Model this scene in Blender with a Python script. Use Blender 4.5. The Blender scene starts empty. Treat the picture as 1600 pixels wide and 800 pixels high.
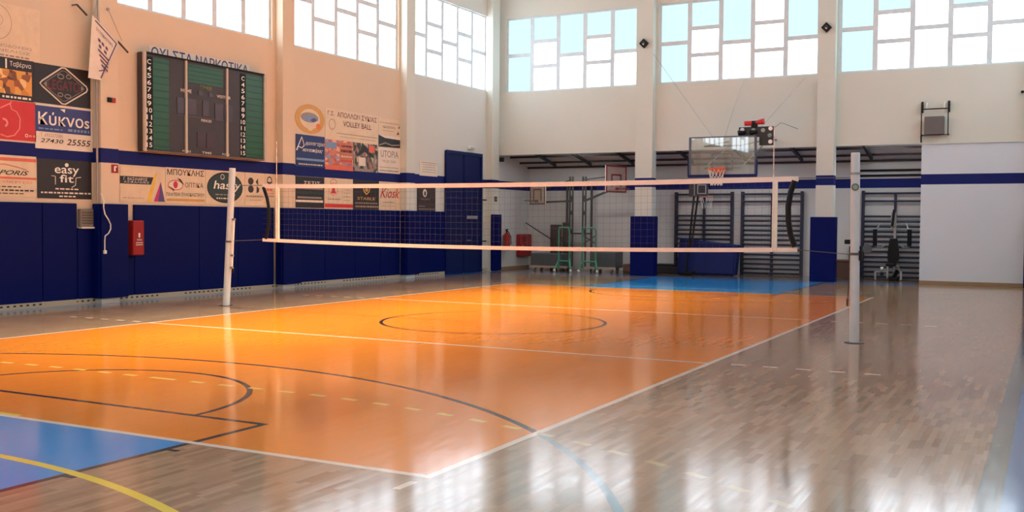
import bpy, bmesh, math, random
from mathutils import Vector, Matrix
random.seed(7)
PI = math.pi
S = bpy.context.scene
COL = S.collection

# ------------------------------------------------------------------ camera
F_PX, CX, CY, CZ = 1597.45, 12.4454, -5.4238, 1.6156
YAW, PITCH, ROLL = 0.4856, -0.0337, 0.0067
cd = bpy.data.cameras.new('camera')
cam = bpy.data.objects.new('camera', cd)
COL.objects.link(cam)
cd.sensor_fit = 'HORIZONTAL'
cd.sensor_width = 36.0
cd.lens = 36.0 * F_PX / 1600.0
cd.clip_start = 0.05
cd.clip_end = 300
fw = Vector((-math.sin(YAW) * math.cos(PITCH), math.cos(YAW) * math.cos(PITCH), math.sin(PITCH)))
rt = Vector((math.cos(YAW), math.sin(YAW), 0))
up = rt.cross(fw)
r2 = math.cos(ROLL) * rt + math.sin(ROLL) * up
u2 = -math.sin(ROLL) * rt + math.cos(ROLL) * up
cam.matrix_world = Matrix(((r2.x, u2.x, -fw.x, CX), (r2.y, u2.y, -fw.y, CY), (r2.z, u2.z, -fw.z, CZ), (0, 0, 0, 1)))
S.camera = cam

# ------------------------------------------------------------------ world, exposure
S.view_settings.view_transform = 'Standard'
S.view_settings.look = 'None'
S.view_settings.exposure = 0.36
S.view_settings.gamma = 1.0
S.view_settings.use_curve_mapping = False
try:
    S.cycles.use_denoising = True
    S.cycles.max_bounces = 10
    S.cycles.diffuse_bounces = 6
    S.cycles.glossy_bounces = 4
    S.cycles.transparent_max_bounces = 12
    S.cycles.sample_clamp_indirect = 6.0
    S.cycles.caustics_reflective = False
    S.cycles.caustics_refractive = False
except Exception:
    pass
w = bpy.data.worlds.new('sky')
S.world = w
w.use_nodes = True
w.node_tree.nodes['Background'].inputs[0].default_value = (0.75, 0.87, 1.0, 1)
w.node_tree.nodes['Background'].inputs[1].default_value = 1.0
WINDOW_LIGHT = 4.0          # radiance of the frosted panes
FILL_PANE_LIGHT = 4.0           # unseen panes of the right and front walls, added to light the hall
WARM_FILL = 230.0           # watts of each unseen lamp added to warm the left side of the hall


# ------------------------------------------------------------------ helpers
def lin(c):
    out = []
    for v in c[:3]:
        v = v / 255.0
        out.append(v / 12.92 if v <= 0.04045 else ((v + 0.055) / 1.055) ** 2.4)
    return (*out, 1.0)


class N:
    """a socket with arithmetic, for writing shader maths"""
    nt = None

    def __init__(self, s):
        self.s = s

    @staticmethod
    def m(op, *a):
        n = N.nt.nodes.new('ShaderNodeMath')
        n.operation = op
        for i, v in enumerate(a):
            if isinstance(v, N):
                N.nt.links.new(v.s, n.inputs[i])
            else:
                n.inputs[i].default_value = v
        return N(n.outputs[0])

    def __add__(a, b): return N.m('ADD', a, b)
    def __radd__(a, b): return N.m('ADD', b, a)
    def __sub__(a, b): return N.m('SUBTRACT', a, b)
    def __rsub__(a, b): return N.m('SUBTRACT', b, a)
    def __mul__(a, b): return N.m('MULTIPLY', a, b)
    def __rmul__(a, b): return N.m('MULTIPLY', b, a)
    def __gt__(a, b): return N.m('GREATER_THAN', a, b)
    def __lt__(a, b): return N.m('LESS_THAN', a, b)
    def abs(a): return N.m('ABSOLUTE', a)
    def sqrt(a): return N.m('SQRT', a)
    def frac(a): return N.m('FRACT', a)
    def max(a, b): return N.m('MAXIMUM', a, b)


def band(v, a, b):
    return (v > a) * (v < b)


def mixc(f, a, b):
    n = N.nt.nodes.new('ShaderNodeMix')
    n.data_type = 'RGBA'
    for s, v in ((n.inputs[0], f), (n.inputs[6], a), (n.inputs[7], b)):
        if isinstance(v, N):
            N.nt.links.new(v.s, s)
        else:
            s.default_value = v
    return N(n.outputs[2])


def node(kind, **kw):
    n = N.nt.nodes.new(kind)
    for k, v in kw.items():
        if k in n.inputs:
            if isinstance(v, N):
                N.nt.links.new(v.s, n.inputs[k])
            else:
                n.inputs[k].default_value = v
        else:
            setattr(n, k, v)
    return n


def newmat(name):
    m = bpy.data.materials.new(name)
    m.use_nodes = True
    N.nt = m.node_tree
    return m, m.node_tree.nodes['Principled BSDF']


def setin(b, key, v):
    if isinstance(v, N):
        N.nt.links.new(v.s, b.inputs[key])
    else:
        b.inputs[key].default_value = v


_cache = {}


def mat(name, rgb, rough=0.6, metal=0.0, var=0.06, scale=6.0, spec=0.5, emit=0.0):
    if name in _cache:
        return _cache[name]
    m, b = newmat(name)
    c = lin(rgb)
    tc = node('ShaderNodeTexCoord')
    ns = node('ShaderNodeTexNoise', Scale=scale, Detail=3.0, Vector=N(tc.outputs['Object']))
    f = N(ns.outputs[0])
    lo = tuple(v * (1 - var * 2) for v in c[:3]) + (1,)
    hi = tuple(min(1, v * (1 + var * 2)) for v in c[:3]) + (1,)
    setin(b, 'Base Color', mixc(f, lo, hi))
    b.inputs['Roughness'].default_value = rough
    b.inputs['Metallic'].default_value = metal
    b.inputs['Specular IOR Level'].default_value = spec
    if emit:
        b.inputs['Emission Color'].default_value = c
        b.inputs['Emission Strength'].default_value = emit
    _cache[name] = m
    return m


def photo_mat(name, cols, scale=9.0, stretch=(1, 1, 1)):
    """a printed photograph: patches of a few colours"""
    if name in _cache:
        return _cache[name]
    m, b = newmat(name)
    tc = node('ShaderNodeTexCoord')
    mp = node('ShaderNodeMapping')
    N.nt.links.new(tc.outputs['Object'], mp.inputs[0])
    mp.inputs['Scale'].default_value = stretch
    v = node('ShaderNodeTexVoronoi', Scale=scale, Vector=N(mp.outputs[0]))
    sp = node('ShaderNodeSeparateColor', Color=N(v.outputs['Color']))
    r = node('ShaderNodeValToRGB')
    N.nt.links.new(sp.outputs[0], r.inputs[0])
    r.color_ramp.interpolation = 'CONSTANT'
    e = r.color_ramp.elements
    e[0].position, e[0].color = 0, lin(cols[0])
    e[1].position, e[1].color = 1 / len(cols), lin(cols[1])
    for i, c in enumerate(cols[2:], 2):
        q = e.new(i / len(cols))
        q.color = lin(c)
    setin(b, 'Base Color', N(r.outputs[0]))
    b.inputs['Roughness'].default_value = 0.55
    _cache[name] = m
    return m


class MB:
    """collects shapes in world coordinates; build() links them as ONE mesh object"""

    def __init__(self):
        self.v, self.f = [], []

    def add(self, vs, fs):
        o = len(self.v)
        self.v += [tuple(p) for p in vs]
        self.f += [tuple(i + o for i in f) for f in fs]
        return self

    def box(self, x0, x1, y0, y1, z0, z1):
        vs = [(x0, y0, z0), (x1, y0, z0), (x1, y1, z0), (x0, y1, z0), (x0, y0, z1), (x1, y0, z1), (x1, y1, z1), (x0, y1, z1)]
        return self.add(vs, [(0, 3, 2, 1), (4, 5, 6, 7), (0, 1, 5, 4), (1, 2, 6, 5), (2, 3, 7, 6), (3, 0, 4, 7)])

    def rbox(self, x0, x1, y0, y1, z0, z1, r=0.02, seg=2):
        """box with rounded edges"""
        bm = bmesh.new()
        bmesh.ops.create_cube(bm, size=1)
        for p in bm.verts:
            p.co = Vector(((x0 + x1) / 2 + p.co.x * (x1 - x0), (y0 + y1) / 2 + p.co.y * (y1 - y0), (z0 + z1) / 2 + p.co.z * (z1 - z0)))
        bmesh.ops.bevel(bm, geom=bm.edges[:], offset=r, segments=seg, affect='EDGES', profile=0.5)
        return self.bm(bm)

    def bm(self, bm, M=None):
        bm.verts.index_update()
        vs = [(M @ p.co if M else p.co.copy()) for p in bm.verts]
        fs = [[q.index for q in f.verts] for f in bm.faces]
        bm.free()
        return self.add(vs, fs)

    def obox(self, M, sx, sy, sz):
        """box of size sx, sy, sz centred on the frame M"""
        vs = [M @ Vector((a * sx / 2, b * sy / 2, c * sz / 2)) for c in (-1, 1) for a, b in ((-1, -1), (1, -1), (1, 1), (-1, 1))]
        return self.add(vs, [(0, 3, 2, 1), (4, 5, 6, 7), (0, 1, 5, 4), (1, 2, 6, 5), (2, 3, 7, 6), (3, 0, 4, 7)])

    def tube(self, pts, r, n=10, cap=True, closed=False):
        pts = [Vector(p) for p in pts]
        rs = r if isinstance(r, (list, tuple)) else [r] * len(pts)
        rings = []
        prev = None
        L = len(pts)
        for i, p in enumerate(pts):
            if closed:
                d = pts[(i + 1) % L] - pts[i - 1]
            else:
                d = pts[min(i + 1, L - 1)] - pts[max(i - 1, 0)]
            d.normalize()
            if prev is None:
                a = d.orthogonal().normalized()
            else:
                a = (prev - d * prev.dot(d))
                a = a.normalized() if a.length > 1e-6 else d.orthogonal().normalized()
            prev = a
            b = d.cross(a)
            rings.append([p + (a * math.cos(2 * PI * k / n) + b * math.sin(2 * PI * k / n)) * rs[i] for k in range(n)])
        vs = [q for ring in rings for q in ring]
        fs = []
        for i in range(L if closed else L - 1):
            j = (i + 1) % L
            for k in range(n):
                fs.append((i * n + k, i * n + (k + 1) % n, j * n + (k + 1) % n, j * n + k))
        if cap and not closed:
            fs.append(tuple(range(n - 1, -1, -1)))
            fs.append(tuple((L - 1) * n + k for k in range(n)))
        return self.add(vs, fs)

    def bar(self, a, b, w, h=None):
        """square bar from a to b"""
        h = h or w
        a, b = Vector(a), Vector(b)
        d = (b - a)
        L = d.length
        d.normalize()
        s = Vector((0, 0, 1)).cross(d)
        s = s.normalized() if s.length > 1e-4 else Vector((1, 0, 0))
        t = d.cross(s)
        M = Matrix(((s.x, d.x, t.x, 0), (s.y, d.y, t.y, 0), (s.z, d.z, t.z, 0), (0, 0, 0, 1)))
        M.translation = (a + b) / 2
        return self.obox(M, w, L, h)

    def disc(self, c, nrm, rx, ry=None, th=0.02, n=28, upv=(0, 0, 1)):
        """thick (elliptic) disc centred at c, axis nrm"""
        ry = ry or rx
        nrm = Vector(nrm).normalized()
        u = Vector(upv)
        u = (u - nrm * u.dot(nrm))
        u = u.normalized() if u.length > 1e-4 else nrm.orthogonal().normalized()
        r = u.cross(nrm)
        c = Vector(c)
        vs = []
        for s in (-.5, .5):
            for k in range(n):
                a = 2 * PI * k / n
                vs.append(c + nrm * th * s + r * rx * math.cos(a) + u * ry * math.sin(a))
        fs = [tuple(range(n - 1, -1, -1)), tuple(range(n, 2 * n))]
        for k in range(n):
            fs.append((k, (k + 1) % n, n + (k + 1) % n, n + k))
        return self.add(vs, fs)

    def ball(self, c, r, sc=(1, 1, 1)):
        bm = bmesh.new()
        bmesh.ops.create_uvsphere(bm, u_segments=16, v_segments=10, radius=r)
        for p in bm.verts:
            p.co = Vector((p.co.x * sc[0] + c[0], p.co.y * sc[1] + c[1], p.co.z * sc[2] + c[2]))
        return self.bm(bm)

    def build(self, name, m, parent=None, origin=None, smooth=False):
        """verts are in world coordinates; they are stored relative to the origin (or the parent's)"""
        off = Vector(origin) if origin is not None else Vector((0, 0, 0))
        base = wpos(parent) if parent else Vector((0, 0, 0))
        if parent and origin is None:
            off = base
        me = bpy.data.meshes.new(name)
        me.from_pydata([Vector(p) - off for p in self.v], [], self.f)
        bm = bmesh.new()
        bm.from_mesh(me)
        bmesh.ops.recalc_face_normals(bm, faces=bm.faces[:])
        bm.to_mesh(me)
        bm.free()
        if smooth:
            for p in me.polygons:
                p.use_smooth = True
            try:
                me.set_sharp_from_angle(angle=math.radians(40))
            except Exception:
                pass
        o = bpy.data.objects.new(name, me)
        if m:
            me.materials.append(m)
        COL.objects.link(o)
        o.location = off - base
        if parent:
            o.parent = parent
        return o


def wpos(o):
    p = Vector((0, 0, 0))
    while o:
        p += o.location
        o = o.parent
    return p


def tag(o, label, cat, group=None, kind=None):
    if label:
        o['label'] = label
    if cat:
        o['category'] = cat
    if group:
        o['group'] = group
    if kind:
        o['kind'] = kind
    return o


def thing(name, label, cat, loc, group=None):
    o = bpy.data.objects.new(name, None)
    o.empty_display_size = 0.1
    COL.objects.link(o)
    o.location = loc
    return tag(o, label, cat, group)


def struct(o):
    o['kind'] = 'structure'
    return o


def copy_tree(o, loc, label):
    r = o.copy()
    COL.objects.link(r)
    r.location = loc
    r['label'] = label
    for ch in list(o.children):
        c = ch.copy()
        COL.objects.link(c)
        c.parent = r
        for g in list(ch.children):
            d = g.copy()
            COL.objects.link(d)
            d.parent = c
    return r


_dg = None
SYS = {}


def text_geo(s, bold=False):
    """triangles of a string, normalised to the box 0..1 x 0..1"""
    k = (s, bold)
    if k in SYS:
        return SYS[k]
    c = bpy.data.curves.new('lettering_curve', 'FONT')
    c.body = s
    c.resolution_u = 3
    c.offset = 0.009 if bold else 0.0
    o = bpy.data.objects.new('lettering_curve', c)
    COL.objects.link(o)
    bpy.context.view_layer.update()
    dg = bpy.context.evaluated_depsgraph_get()
    me = o.evaluated_get(dg).to_mesh()
    vs = [Vector((v.co.x, v.co.y)) for v in me.vertices]
    fs = [tuple(p.vertices) for p in me.polygons]
    o.evaluated_get(dg).to_mesh_clear()
    bpy.data.objects.remove(o)
    bpy.data.curves.remove(c)
    x0, x1 = min(v.x for v in vs), max(v.x for v in vs)
    y0, y1 = min(v.y for v in vs), max(v.y for v in vs)
    vs = [((v.x - x0) / (x1 - x0), (v.y - y0) / (y1 - y0)) for v in vs]
    SYS[k] = (vs, fs)
    return SYS[k]


# ------------------------------------------------------------------ big materials
def make_floor_mat():
    m, b = newmat('sports_floor')
    tc = node('ShaderNodeTexCoord')
    P = N(tc.outputs['Object'])
    sep = node('ShaderNodeSeparateXYZ', Vector=P)
    x, y = N(sep.outputs[0]), N(sep.outputs[1])
    # parquet strips along y, each with its own tone and its own hair of tilt
    rw = N.m('FLOOR', x * (1 / 0.05))
    wn1 = node('ShaderNodeTexWhiteNoise', noise_dimensions='1D', W=rw)
    yy = y * (1 / 0.32) + N(wn1.outputs[0])
    cl = N.m('FLOOR', yy)
    cb = node('ShaderNodeCombineXYZ', X=rw, Y=cl, Z=0.0)
    wn2 = node('ShaderNodeTexWhiteNoise', noise_dimensions='2D', Vector=N(cb.outputs[0]))
    tone = N(wn2.outputs[0])
    rnd = N(wn2.outputs[1])
    gap = ((x * (1 / 0.05)).frac() < 0.022).max(yy.frac() < 0.004)
    plank = mixc(tone, lin((150, 122, 94)), lin((185, 156, 124)))
    bare = mixc(tone, lin((160, 132, 108)), lin((172, 144, 119)))
    plank = mixc(gap * 0.5, plank, lin((88, 68, 54)))
    mp = node('ShaderNodeMapping', Vector=P)
    mp.inputs['Scale'].default_value = (34, 1.6, 1)
    g = node('ShaderNodeTexNoise', Scale=1.0, Detail=5.0, Roughness=0.65, Vector=N(mp.outputs[0]))
    grain = N(g.outputs[0])
    wood = mixc(N.m('MULTIPLY', grain, 0.45), plank, lin((120, 94, 76)))
    big = node('ShaderNodeTexNoise', Scale=0.55, Detail=3.0, Vector=P)
    wood = mixc(N(big.outputs[0]) * 0.35, wood, lin((176, 150, 130)))
    wv = node('ShaderNodeRGBToBW', Color=mixc(grain * 0.45, bare, lin((120, 94, 76))))
    sh = (N(wv.outputs[0]) - 0.27) * 0.35 + 1.0

    def paint(c):
        n = node('ShaderNodeVectorMath', operation='SCALE')
        n.inputs[0].default_value = lin(c)[:3]
        N.nt.links.new(sh.s, n.inputs['Scale'])
        return N(n.outputs[0])
    orange = paint((234, 140, 34))
    blue = paint((48, 152, 234))
    blue2 = paint((80, 130, 192))
    col = wood
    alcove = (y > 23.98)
    border = ((y > 23.12) * (x < 9.3)).max(x < -3.12).max((x > 12.22) * (y < 23.2))
    col = mixc(border, col, blue2)
    keyx = band(x, 2.05, 6.95)
    col = mixc(keyx * band(y, -5.0, 0.0), col, blue)
    col = mixc(keyx * band(y, 18.0, 23.0), col, blue)
    col = mixc(band(x, 0, 9) * band(y, 0, 18), col, orange)
    dark = lin((44, 44, 54))
    grey = lin((112, 122, 126))
    white = lin((228, 222, 212))
    yellow = lin((236, 214, 84))
    cream = lin((232, 222, 178))

    def ring(cx, cy, r, wd):
        dx, dy = x - cx, y - cy
        return ((dx * dx + dy * dy).sqrt() - r).abs() < wd / 2

    def out(c0, *more):
        q = c0
        for k in more:
            q = q.max(k)
        return q
    hw = 0.03
    dl = out(
        ring(4.5, 9.0, 1.8, 0.055),
        ring(4.5, 0.77, 1.72, 0.055) * (y > 0.77),
        ring(4.5, 17.23, 1.72, 0.055) * (y < 17.23),
        ring(4.5, -3.425, 6.7, 0.06) * (y > -3.4),
        ring(4.5, 21.425, 6.7, 0.06) * (y < 21.4),
        band(x, 2.0, 7.0) * (band(y, 0.74, 0.80).max(band(y, 17.2, 17.26))),
        (band(x, 6.94, 7.0).max(band(x, 2.0, 2.06))) * (band(y, -5.0, 0.8).max(band(y, 17.2, 23.0))),
        band(x, 6.95, 7.09) * (band(y, -0.27, -0.22).max(band(y, -1.12, -1.07)).max(band(y, -2.0, -1.95))),
    )
    outside = (x > 9.0).max(x < 0.0)
    col = mixc(dl, col, mixc(outside, dark, lin((96, 122, 134))))
    # hall side lines of the basketball court
    bl = (band(x, 12.08, 12.22).max(band(x, -3.12, -3.05)) * (y < 23.1)).max(band(y, 23.05, 23.12) * (x < 12.2))
    col = mixc(bl, col, grey)
    # volleyball lines
    wl = ((band(x, -0.025, 0.035).max(band(x, 8.965, 9.025))) * band(y, -0.025, 18.15)).max(band(x, -0.025, 9.025) * (band(y, -0.025, 0.035).max(band(y, 17.965, 18.025)).max(band(y, 5.97, 6.03)).max(band(y, 11.97, 12.03))))
    dash = (((x - 9.23) * (1 / 0.365)).frac() < 0.45) * band(x, 9.2, 10.95)
    dash2 = (((x + 1.85) * (1 / 0.365)).frac() < 0.45) * band(x, -1.86, -0.1)
    wl = wl.max((dash.max(dash2)) * (band(y, 6.03, 6.09).max(band(y, 11.97, 12.03))))
    wl = wl.max(band(x, 8.955, 9.01) * band(y, -0.34, -0.14))
    col = mixc(wl, col, white)
    # handball arcs: solid six metre line, dashed nine metre line, penalty mark

    def goal_arc(gy, sgn, r):
        lx = N.m('MAXIMUM', N.m('MAXIMUM', 3.0 - x, x - 6.0), 0.0)
        dy = (y - gy)
        d = (lx * lx + dy * dy).sqrt()
        side = (dy * sgn) > 0.0
        return d, side, lx, dy
    for gy, sgn in ((-6.94, 1.0), (24.94, -1.0)):
        d, side, lx, dy = goal_arc(gy, sgn, 6)
        col = mixc(side * ((d - 6.0).abs() < 0.035), col, yellow)
        ang = N.m('ARCTAN2', lx, dy * sgn) * 9.0
        run = ang + N.m('MINIMUM', (x - 4.5).abs(), 1.5)
        dsh = ((run * (1 / 0.38)).frac() < 0.46)
        col = mixc(side * ((d - 9.0).abs() < 0.032) * dsh, col, mixc(outside, lin((240, 206, 110)), lin((192, 172, 124))))
        col = mixc(band(x, 4.0, 5.0) * band(dy * sgn, 6.97, 7.03), col, yellow)
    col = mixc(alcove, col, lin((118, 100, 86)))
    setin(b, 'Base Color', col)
    rn = node('ShaderNodeTexNoise', Scale=1.0, Detail=4.0, Vector=N(mp.outputs[0]))
    setin(b, 'Roughness', N(rn.outputs[0]) * 0.11 + tone * 0.025 + 0.055)
    b.inputs['IOR'].default_value = 1.6
    off = node('ShaderNodeVectorMath', operation='SUBTRACT')
    N.nt.links.new(rnd.s, off.inputs[0])
    off.inputs[1].default_value = (0.5, 0.5, 0.5)
    bn = node('ShaderNodeTexNoise', Scale=1.0, Detail=2.0, Vector=N(mp.outputs[0]))
    off2 = node('ShaderNodeVectorMath', operation='SUBTRACT')
    N.nt.links.new(bn.outputs[1], off2.inputs[0])
    off2.inputs[1].default_value = (0.5, 0.5, 0.5)
    k1 = node('ShaderNodeVectorMath', operation='MULTIPLY')
    N.nt.links.new(off.outputs[0], k1.inputs[0])
    k1.inputs[1].default_value = (0.0042, 0.0018, 0.0)
    k2 = node('ShaderNodeVectorMath', operation='MULTIPLY')
    N.nt.links.new(off2.outputs[0], k2.inputs[0])
    k2.inputs[1].default_value = (0.008, 0.0012, 0.0)
    ge = node('ShaderNodeNewGeometry')
    a1 = node('ShaderNodeVectorMath', operation='ADD')
    N.nt.links.new(ge.outputs['Normal'], a1.inputs[0])
    N.nt.links.new(k1.outputs[0], a1.inputs[1])
    a2 = node('ShaderNodeVectorMath', operation='ADD')
    N.nt.links.new(a1.outputs[0], a2.inputs[0])
    N.nt.links.new(k2.outputs[0], a2.inputs[1])
    nz = node('ShaderNodeVectorMath', operation='NORMALIZE')
    N.nt.links.new(a2.outputs[0], nz.inputs[0])
    N.nt.links.new(nz.outputs[0], b.inputs['Normal'])
    return m


def make_wall_mat(name, rgb, stripe=True, far=None):
    m, b = newmat(name)
    ge = node('ShaderNodeNewGeometry')
    P = N(ge.outputs['Position'])
    sep = node('ShaderNodeSeparateXYZ', Vector=P)
    z = N(sep.outputs[2])
    n1 = node('ShaderNodeTexNoise', Scale=0.7, Detail=4.0, Vector=P)
    c = lin(rgb)
    col = mixc(N(n1.outputs[0]), tuple(v * 0.93 for v in c[:3]) + (1,), tuple(min(1, v * 1.04) for v in c[:3]) + (1,))
    if far:
        col = mixc(N(sep.outputs[1]) > 18.72, col, lin(far))
    if stripe:
        col = mixc(band(z, 2.685, 2.96), col, lin((20, 34, 106)))
    setin(b, 'Base Color', col)
    b.inputs['Roughness'].default_value = 0.75
    b.inputs['Specular IOR Level'].default_value = 0.25
    n2 = node('ShaderNodeTexNoise', Scale=30.0, Detail=3.0, Vector=P)
    bp = node('ShaderNodeBump', Strength=0.05, Distance=0.01)
    N.nt.links.new(n2.outputs[0], bp.inputs['Height'])
    N.nt.links.new(bp.outputs[0], b.inputs['Normal'])
    return m


def make_vent_mat():
    m, b = newmat('vented_skirting')
    ge = node('ShaderNodeNewGeometry')
    sep = node('ShaderNodeSeparateXYZ', Vector=N(ge.outputs['Position']))
    y, z = N(sep.outputs[1]), N(sep.outputs[2])
    hole = ((y * (1 / 0.13)).frac() < 0.42) * band(z, 0.045, 0.075)
    hole = hole * ((((y + 0.4) * (1 / 2.7)).frac()) < 0.75)
    setin(b, 'Base Color', mixc(hole, lin((196, 182, 152)), lin((40, 34, 30))))
    b.inputs['Roughness'].default_value = 0.6
    return m


def make_pane_mat(name, rgb, k):
    m = bpy.data.materials.new(name)
    m.use_nodes = True
    nt = N.nt = m.node_tree
    nt.nodes.clear()
    o = nt.nodes.new('ShaderNodeOutputMaterial')
    e = nt.nodes.new('ShaderNodeEmission')
    ge = node('ShaderNodeNewGeometry')
    ns = node('ShaderNodeTexNoise', Scale=0.8, Vector=N(ge.outputs['Position']))
    c = lin(rgb)
    col = mixc(N(ns.outputs[0]), tuple(v * 0.94 for v in c[:3]) + (1,), c)
    nt.links.new(col.s, e.inputs[0])
    e.inputs[1].default_value = k
    nt.links.new(e.outputs[0], o.inputs[0])
    return m


FLOOR = make_floor_mat()
PAINT_L = make_wall_mat('cream_wall_paint', (221, 205, 182), far=(214, 216, 210))
PAINT_B = make_wall_mat('off_white_wall_paint', (216, 221, 213))
PAINT_W = make_wall_mat('white_wall_paint', (214, 226, 238))
PAINT_A = make_wall_mat('alcove_wall_paint', (206, 210, 210))
CEIL = make_wall_mat('ceiling_paint', (224, 218, 206), stripe=False)
PANE = make_pane_mat('frosted_daylit_pane', (236, 246, 255), WINDOW_LIGHT)
PANE_FILL = make_pane_mat('frosted_sunlit_pane', (236, 246, 255), FILL_PANE_LIGHT)
PANE_C = make_pane_mat('sky_tinted_daylit_pane', (202, 240, 246), 1.05)
FRAME = mat('window_frame_grey', (216, 228, 236), 0.5)
NAVY = mat('navy_vinyl', (0, 15, 86), 0.55, var=0.05, scale=2.0, spec=0.12)
NAVY2 = mat('navy_paint', (8, 24, 86), 0.5, spec=0.25)
NAVYD = mat('navy_door_paint', (10, 28, 84), 0.5, spec=0.25)
BLACK = mat('black_metal', (16, 16, 20), 0.5, spec=0.25)
BARS = mat('dark_navy_steel', (24, 28, 58), 0.45)
WHITE = mat('white_plastic', (232, 230, 226), 0.5)
STEEL = mat('grey_steel', (150, 152, 154), 0.4, 0.6)
TAN = mat('tan_wood', (150, 128, 100), 0.6)
RED = mat('fire_red', (150, 20, 28), 0.35)
PR = dict(
    white=mat('print_white', (232, 222, 208), 0.6), cream=mat('print_cream', (226, 208, 180), 0.6), black=mat('print_black', (38, 36, 42), 0.5),
    brown=mat('print_brown', (62, 50, 52), 0.55), navy=mat('print_navy', (52, 66, 128), 0.5), deep=mat('print_deep_blue', (34, 52, 112), 0.5),
    red=mat('print_red', (208, 52, 56), 0.5), pink=mat('print_pink', (238, 150, 140), 0.5), ink=mat('print_ink', (48, 34, 40), 0.6),
    faint=mat('print_faint', (176, 150, 128), 0.6), grey=mat('print_grey', (150, 142, 136), 0.6), gold=mat('print_gold', (206, 160, 84), 0.5),
    yellow=mat('print_yellow', (236, 196, 70), 0.5), magenta=mat('print_magenta', (196, 44, 120), 0.5), violet=mat('print_violet', (88, 70, 130), 0.5),
    orange=mat('print_orange', (226, 120, 62), 0.5), green=mat('print_dark_green', (40, 62, 62), 0.5), bright=mat('print_bright_white', (246, 240, 230), 0.6),
    maroon=mat('print_maroon', (112, 52, 66), 0.6), sky=mat('print_sky', (120, 150, 190), 0.5), salmon=mat('print_salmon', (222, 112, 90), 0.5),
    script_red=mat('print_script_red', (190, 40, 66), 0.5))

# ------------------------------------------------------------------ the hall
XL, XR, YB, YF, ZC = -3.75, 14.0, 24.12, -13.2, 9.3
SILL, HEAD = 5.8, 8.2
struct(MB().box(-4.1, 14.4, -13.5, 26.9, -0.2, 0.0).build('floor', FLOOR))
struct(MB().box(-4.1, 14.4, -13.5, 24.5, ZC, ZC + 0.15).build('ceiling', CEIL))


def wall_y(name, x0, x1, ys, y0, y1, m):
    """wall along y with window openings ys between SILL and HEAD"""
    b = MB()
    b.box(x0, x1, y0, y1, 0, SILL).box(x0, x1, y0, y1, HEAD, ZC)
    edges = [y0] + [v for p in ys for v in p] + [y1]
    for i in range(0, len(edges), 2):
        b.box(x0, x1, edges[i], edges[i + 1], SILL, HEAD)
    return struct(b.build(name, m))


LWIN = [(-12.25, -7.75), (-7.0, -2.55), (-1.8, 2.65), (3.4, 7.85), (8.7, 13.2), (13.85, 18.42), (19.05, 23.48)]
wall_y('wall_left', XL - 0.25, XL, LWIN, -13.2, 23.9, PAINT_L)
wall_y('wall_right', XR, XR + 0.25, LWIN, -13.2, YB, PAINT_B)
BWIN = [(-3.42, 1.22), (1.82, 6.56), (7.1, 11.85)]
b = MB()
b.box(-4.0, 14.25, YB, YB + 0.25, 3.78, SILL).box(-4.0, 14.25, YB, YB + 0.25, HEAD, ZC)
ed = [-4.0] + [v for p in BWIN for v in p] + [14.25]
for i in range(0, len(ed), 2):
    b.box(ed[i], ed[i + 1], YB, YB + 0.25, SILL, HEAD)
struct(b.build('wall_back', PAINT_B))
struct(MB().box(9.3, 14.25, YB - 0.02, 26.8, 0, 3.78).build('wall_lower_right', PAINT_W))

FWIN = [(-3.2, 1.5), (2.5, 7.2), (8.2, 12.9)]
b = MB()
b.box(-4.0, 14.25, -13.45, -13.2, 0, SILL).box(-4.0, 14.25, -13.45, -13.2, HEAD, ZC)
ed = [-4.0] + [v for p in FWIN for v in p] + [14.25]
for i in range(0, len(ed), 2):
    b.box(ed[i], ed[i + 1], -13.45, -13.2, SILL, HEAD)
struct(b.build('wall_front', PAINT_B))
# alcove behind the pillars
struct(MB().box(-4.0, 9.3, 26.5, 26.75, 0, 3.9).build('wall_alcove', PAINT_A))
struct(MB().box(-4.0, XL, 23.9, 26.5, 0, 4.0).build('wall_alcove_side', PAINT_A))
rf = MB()
rf.add([(-4, 24.2, 4.0), (9.3, 24.2, 4.0), (9.3, 26.7, 3.45), (-4, 26.7, 3.45), (-4, 24.2, 4.06), (9.3, 24.2, 4.06), (9.3, 26.7, 3.51), (-4, 26.7, 3.51)],
       [(0, 1, 2, 3), (4, 7, 6, 5), (0, 4, 5, 1), (1, 5, 6, 2), (2, 6, 7, 3), (3, 7, 4, 0)])
struct(rf.build('ceiling_alcove', mat('alcove_roof_sheet', (214, 212, 210), 0.6)))
BEAM = mat('dark_roof_beam', (44, 38, 40), 0.6)
for yy in (24.3, 25.1, 25.8, 26.4):
    zz = (3.88 if yy < 24.5 else 4.0 - (yy - 24.2) * 0.22)
    struct(MB().box(XL, 9.3, yy - 0.03, yy + 0.03, zz - 0.065, zz - 0.004).build('roof_purlin_beam', BEAM))
for xx in (-2.45, -1.15, 0.35, 2.35, 4.1, 5.75, 7.75):
    struct(MB().bar((xx, 24.3, 3.84), (xx, 25.9, 3.52), 0.08, 0.08).build('roof_rafter_beam', BEAM))
struct(MB().box(9.28, 11.9, YB - 0.06, YB - 0.02, 3.76, 3.82).build('trim_1', PAINT_B))
struct(MB().box(9.3, 11.9, YB - 0.05, YB - 0.02, 0.0, 0.1).build('baseboard_right', TAN))
struct(MB().box(XL, XL + 0.02, 24.12, 26.5, 0.0, 0.1).build('baseboard_alcove', TAN))
for (ya, yb) in ((-13.2, 20.84), (23.1, 23.42)):
    struct(MB().box(XL, XL + 0.045, ya, yb, 0.0, 0.11).build('baseboard_left', make_vent_mat()))

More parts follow.
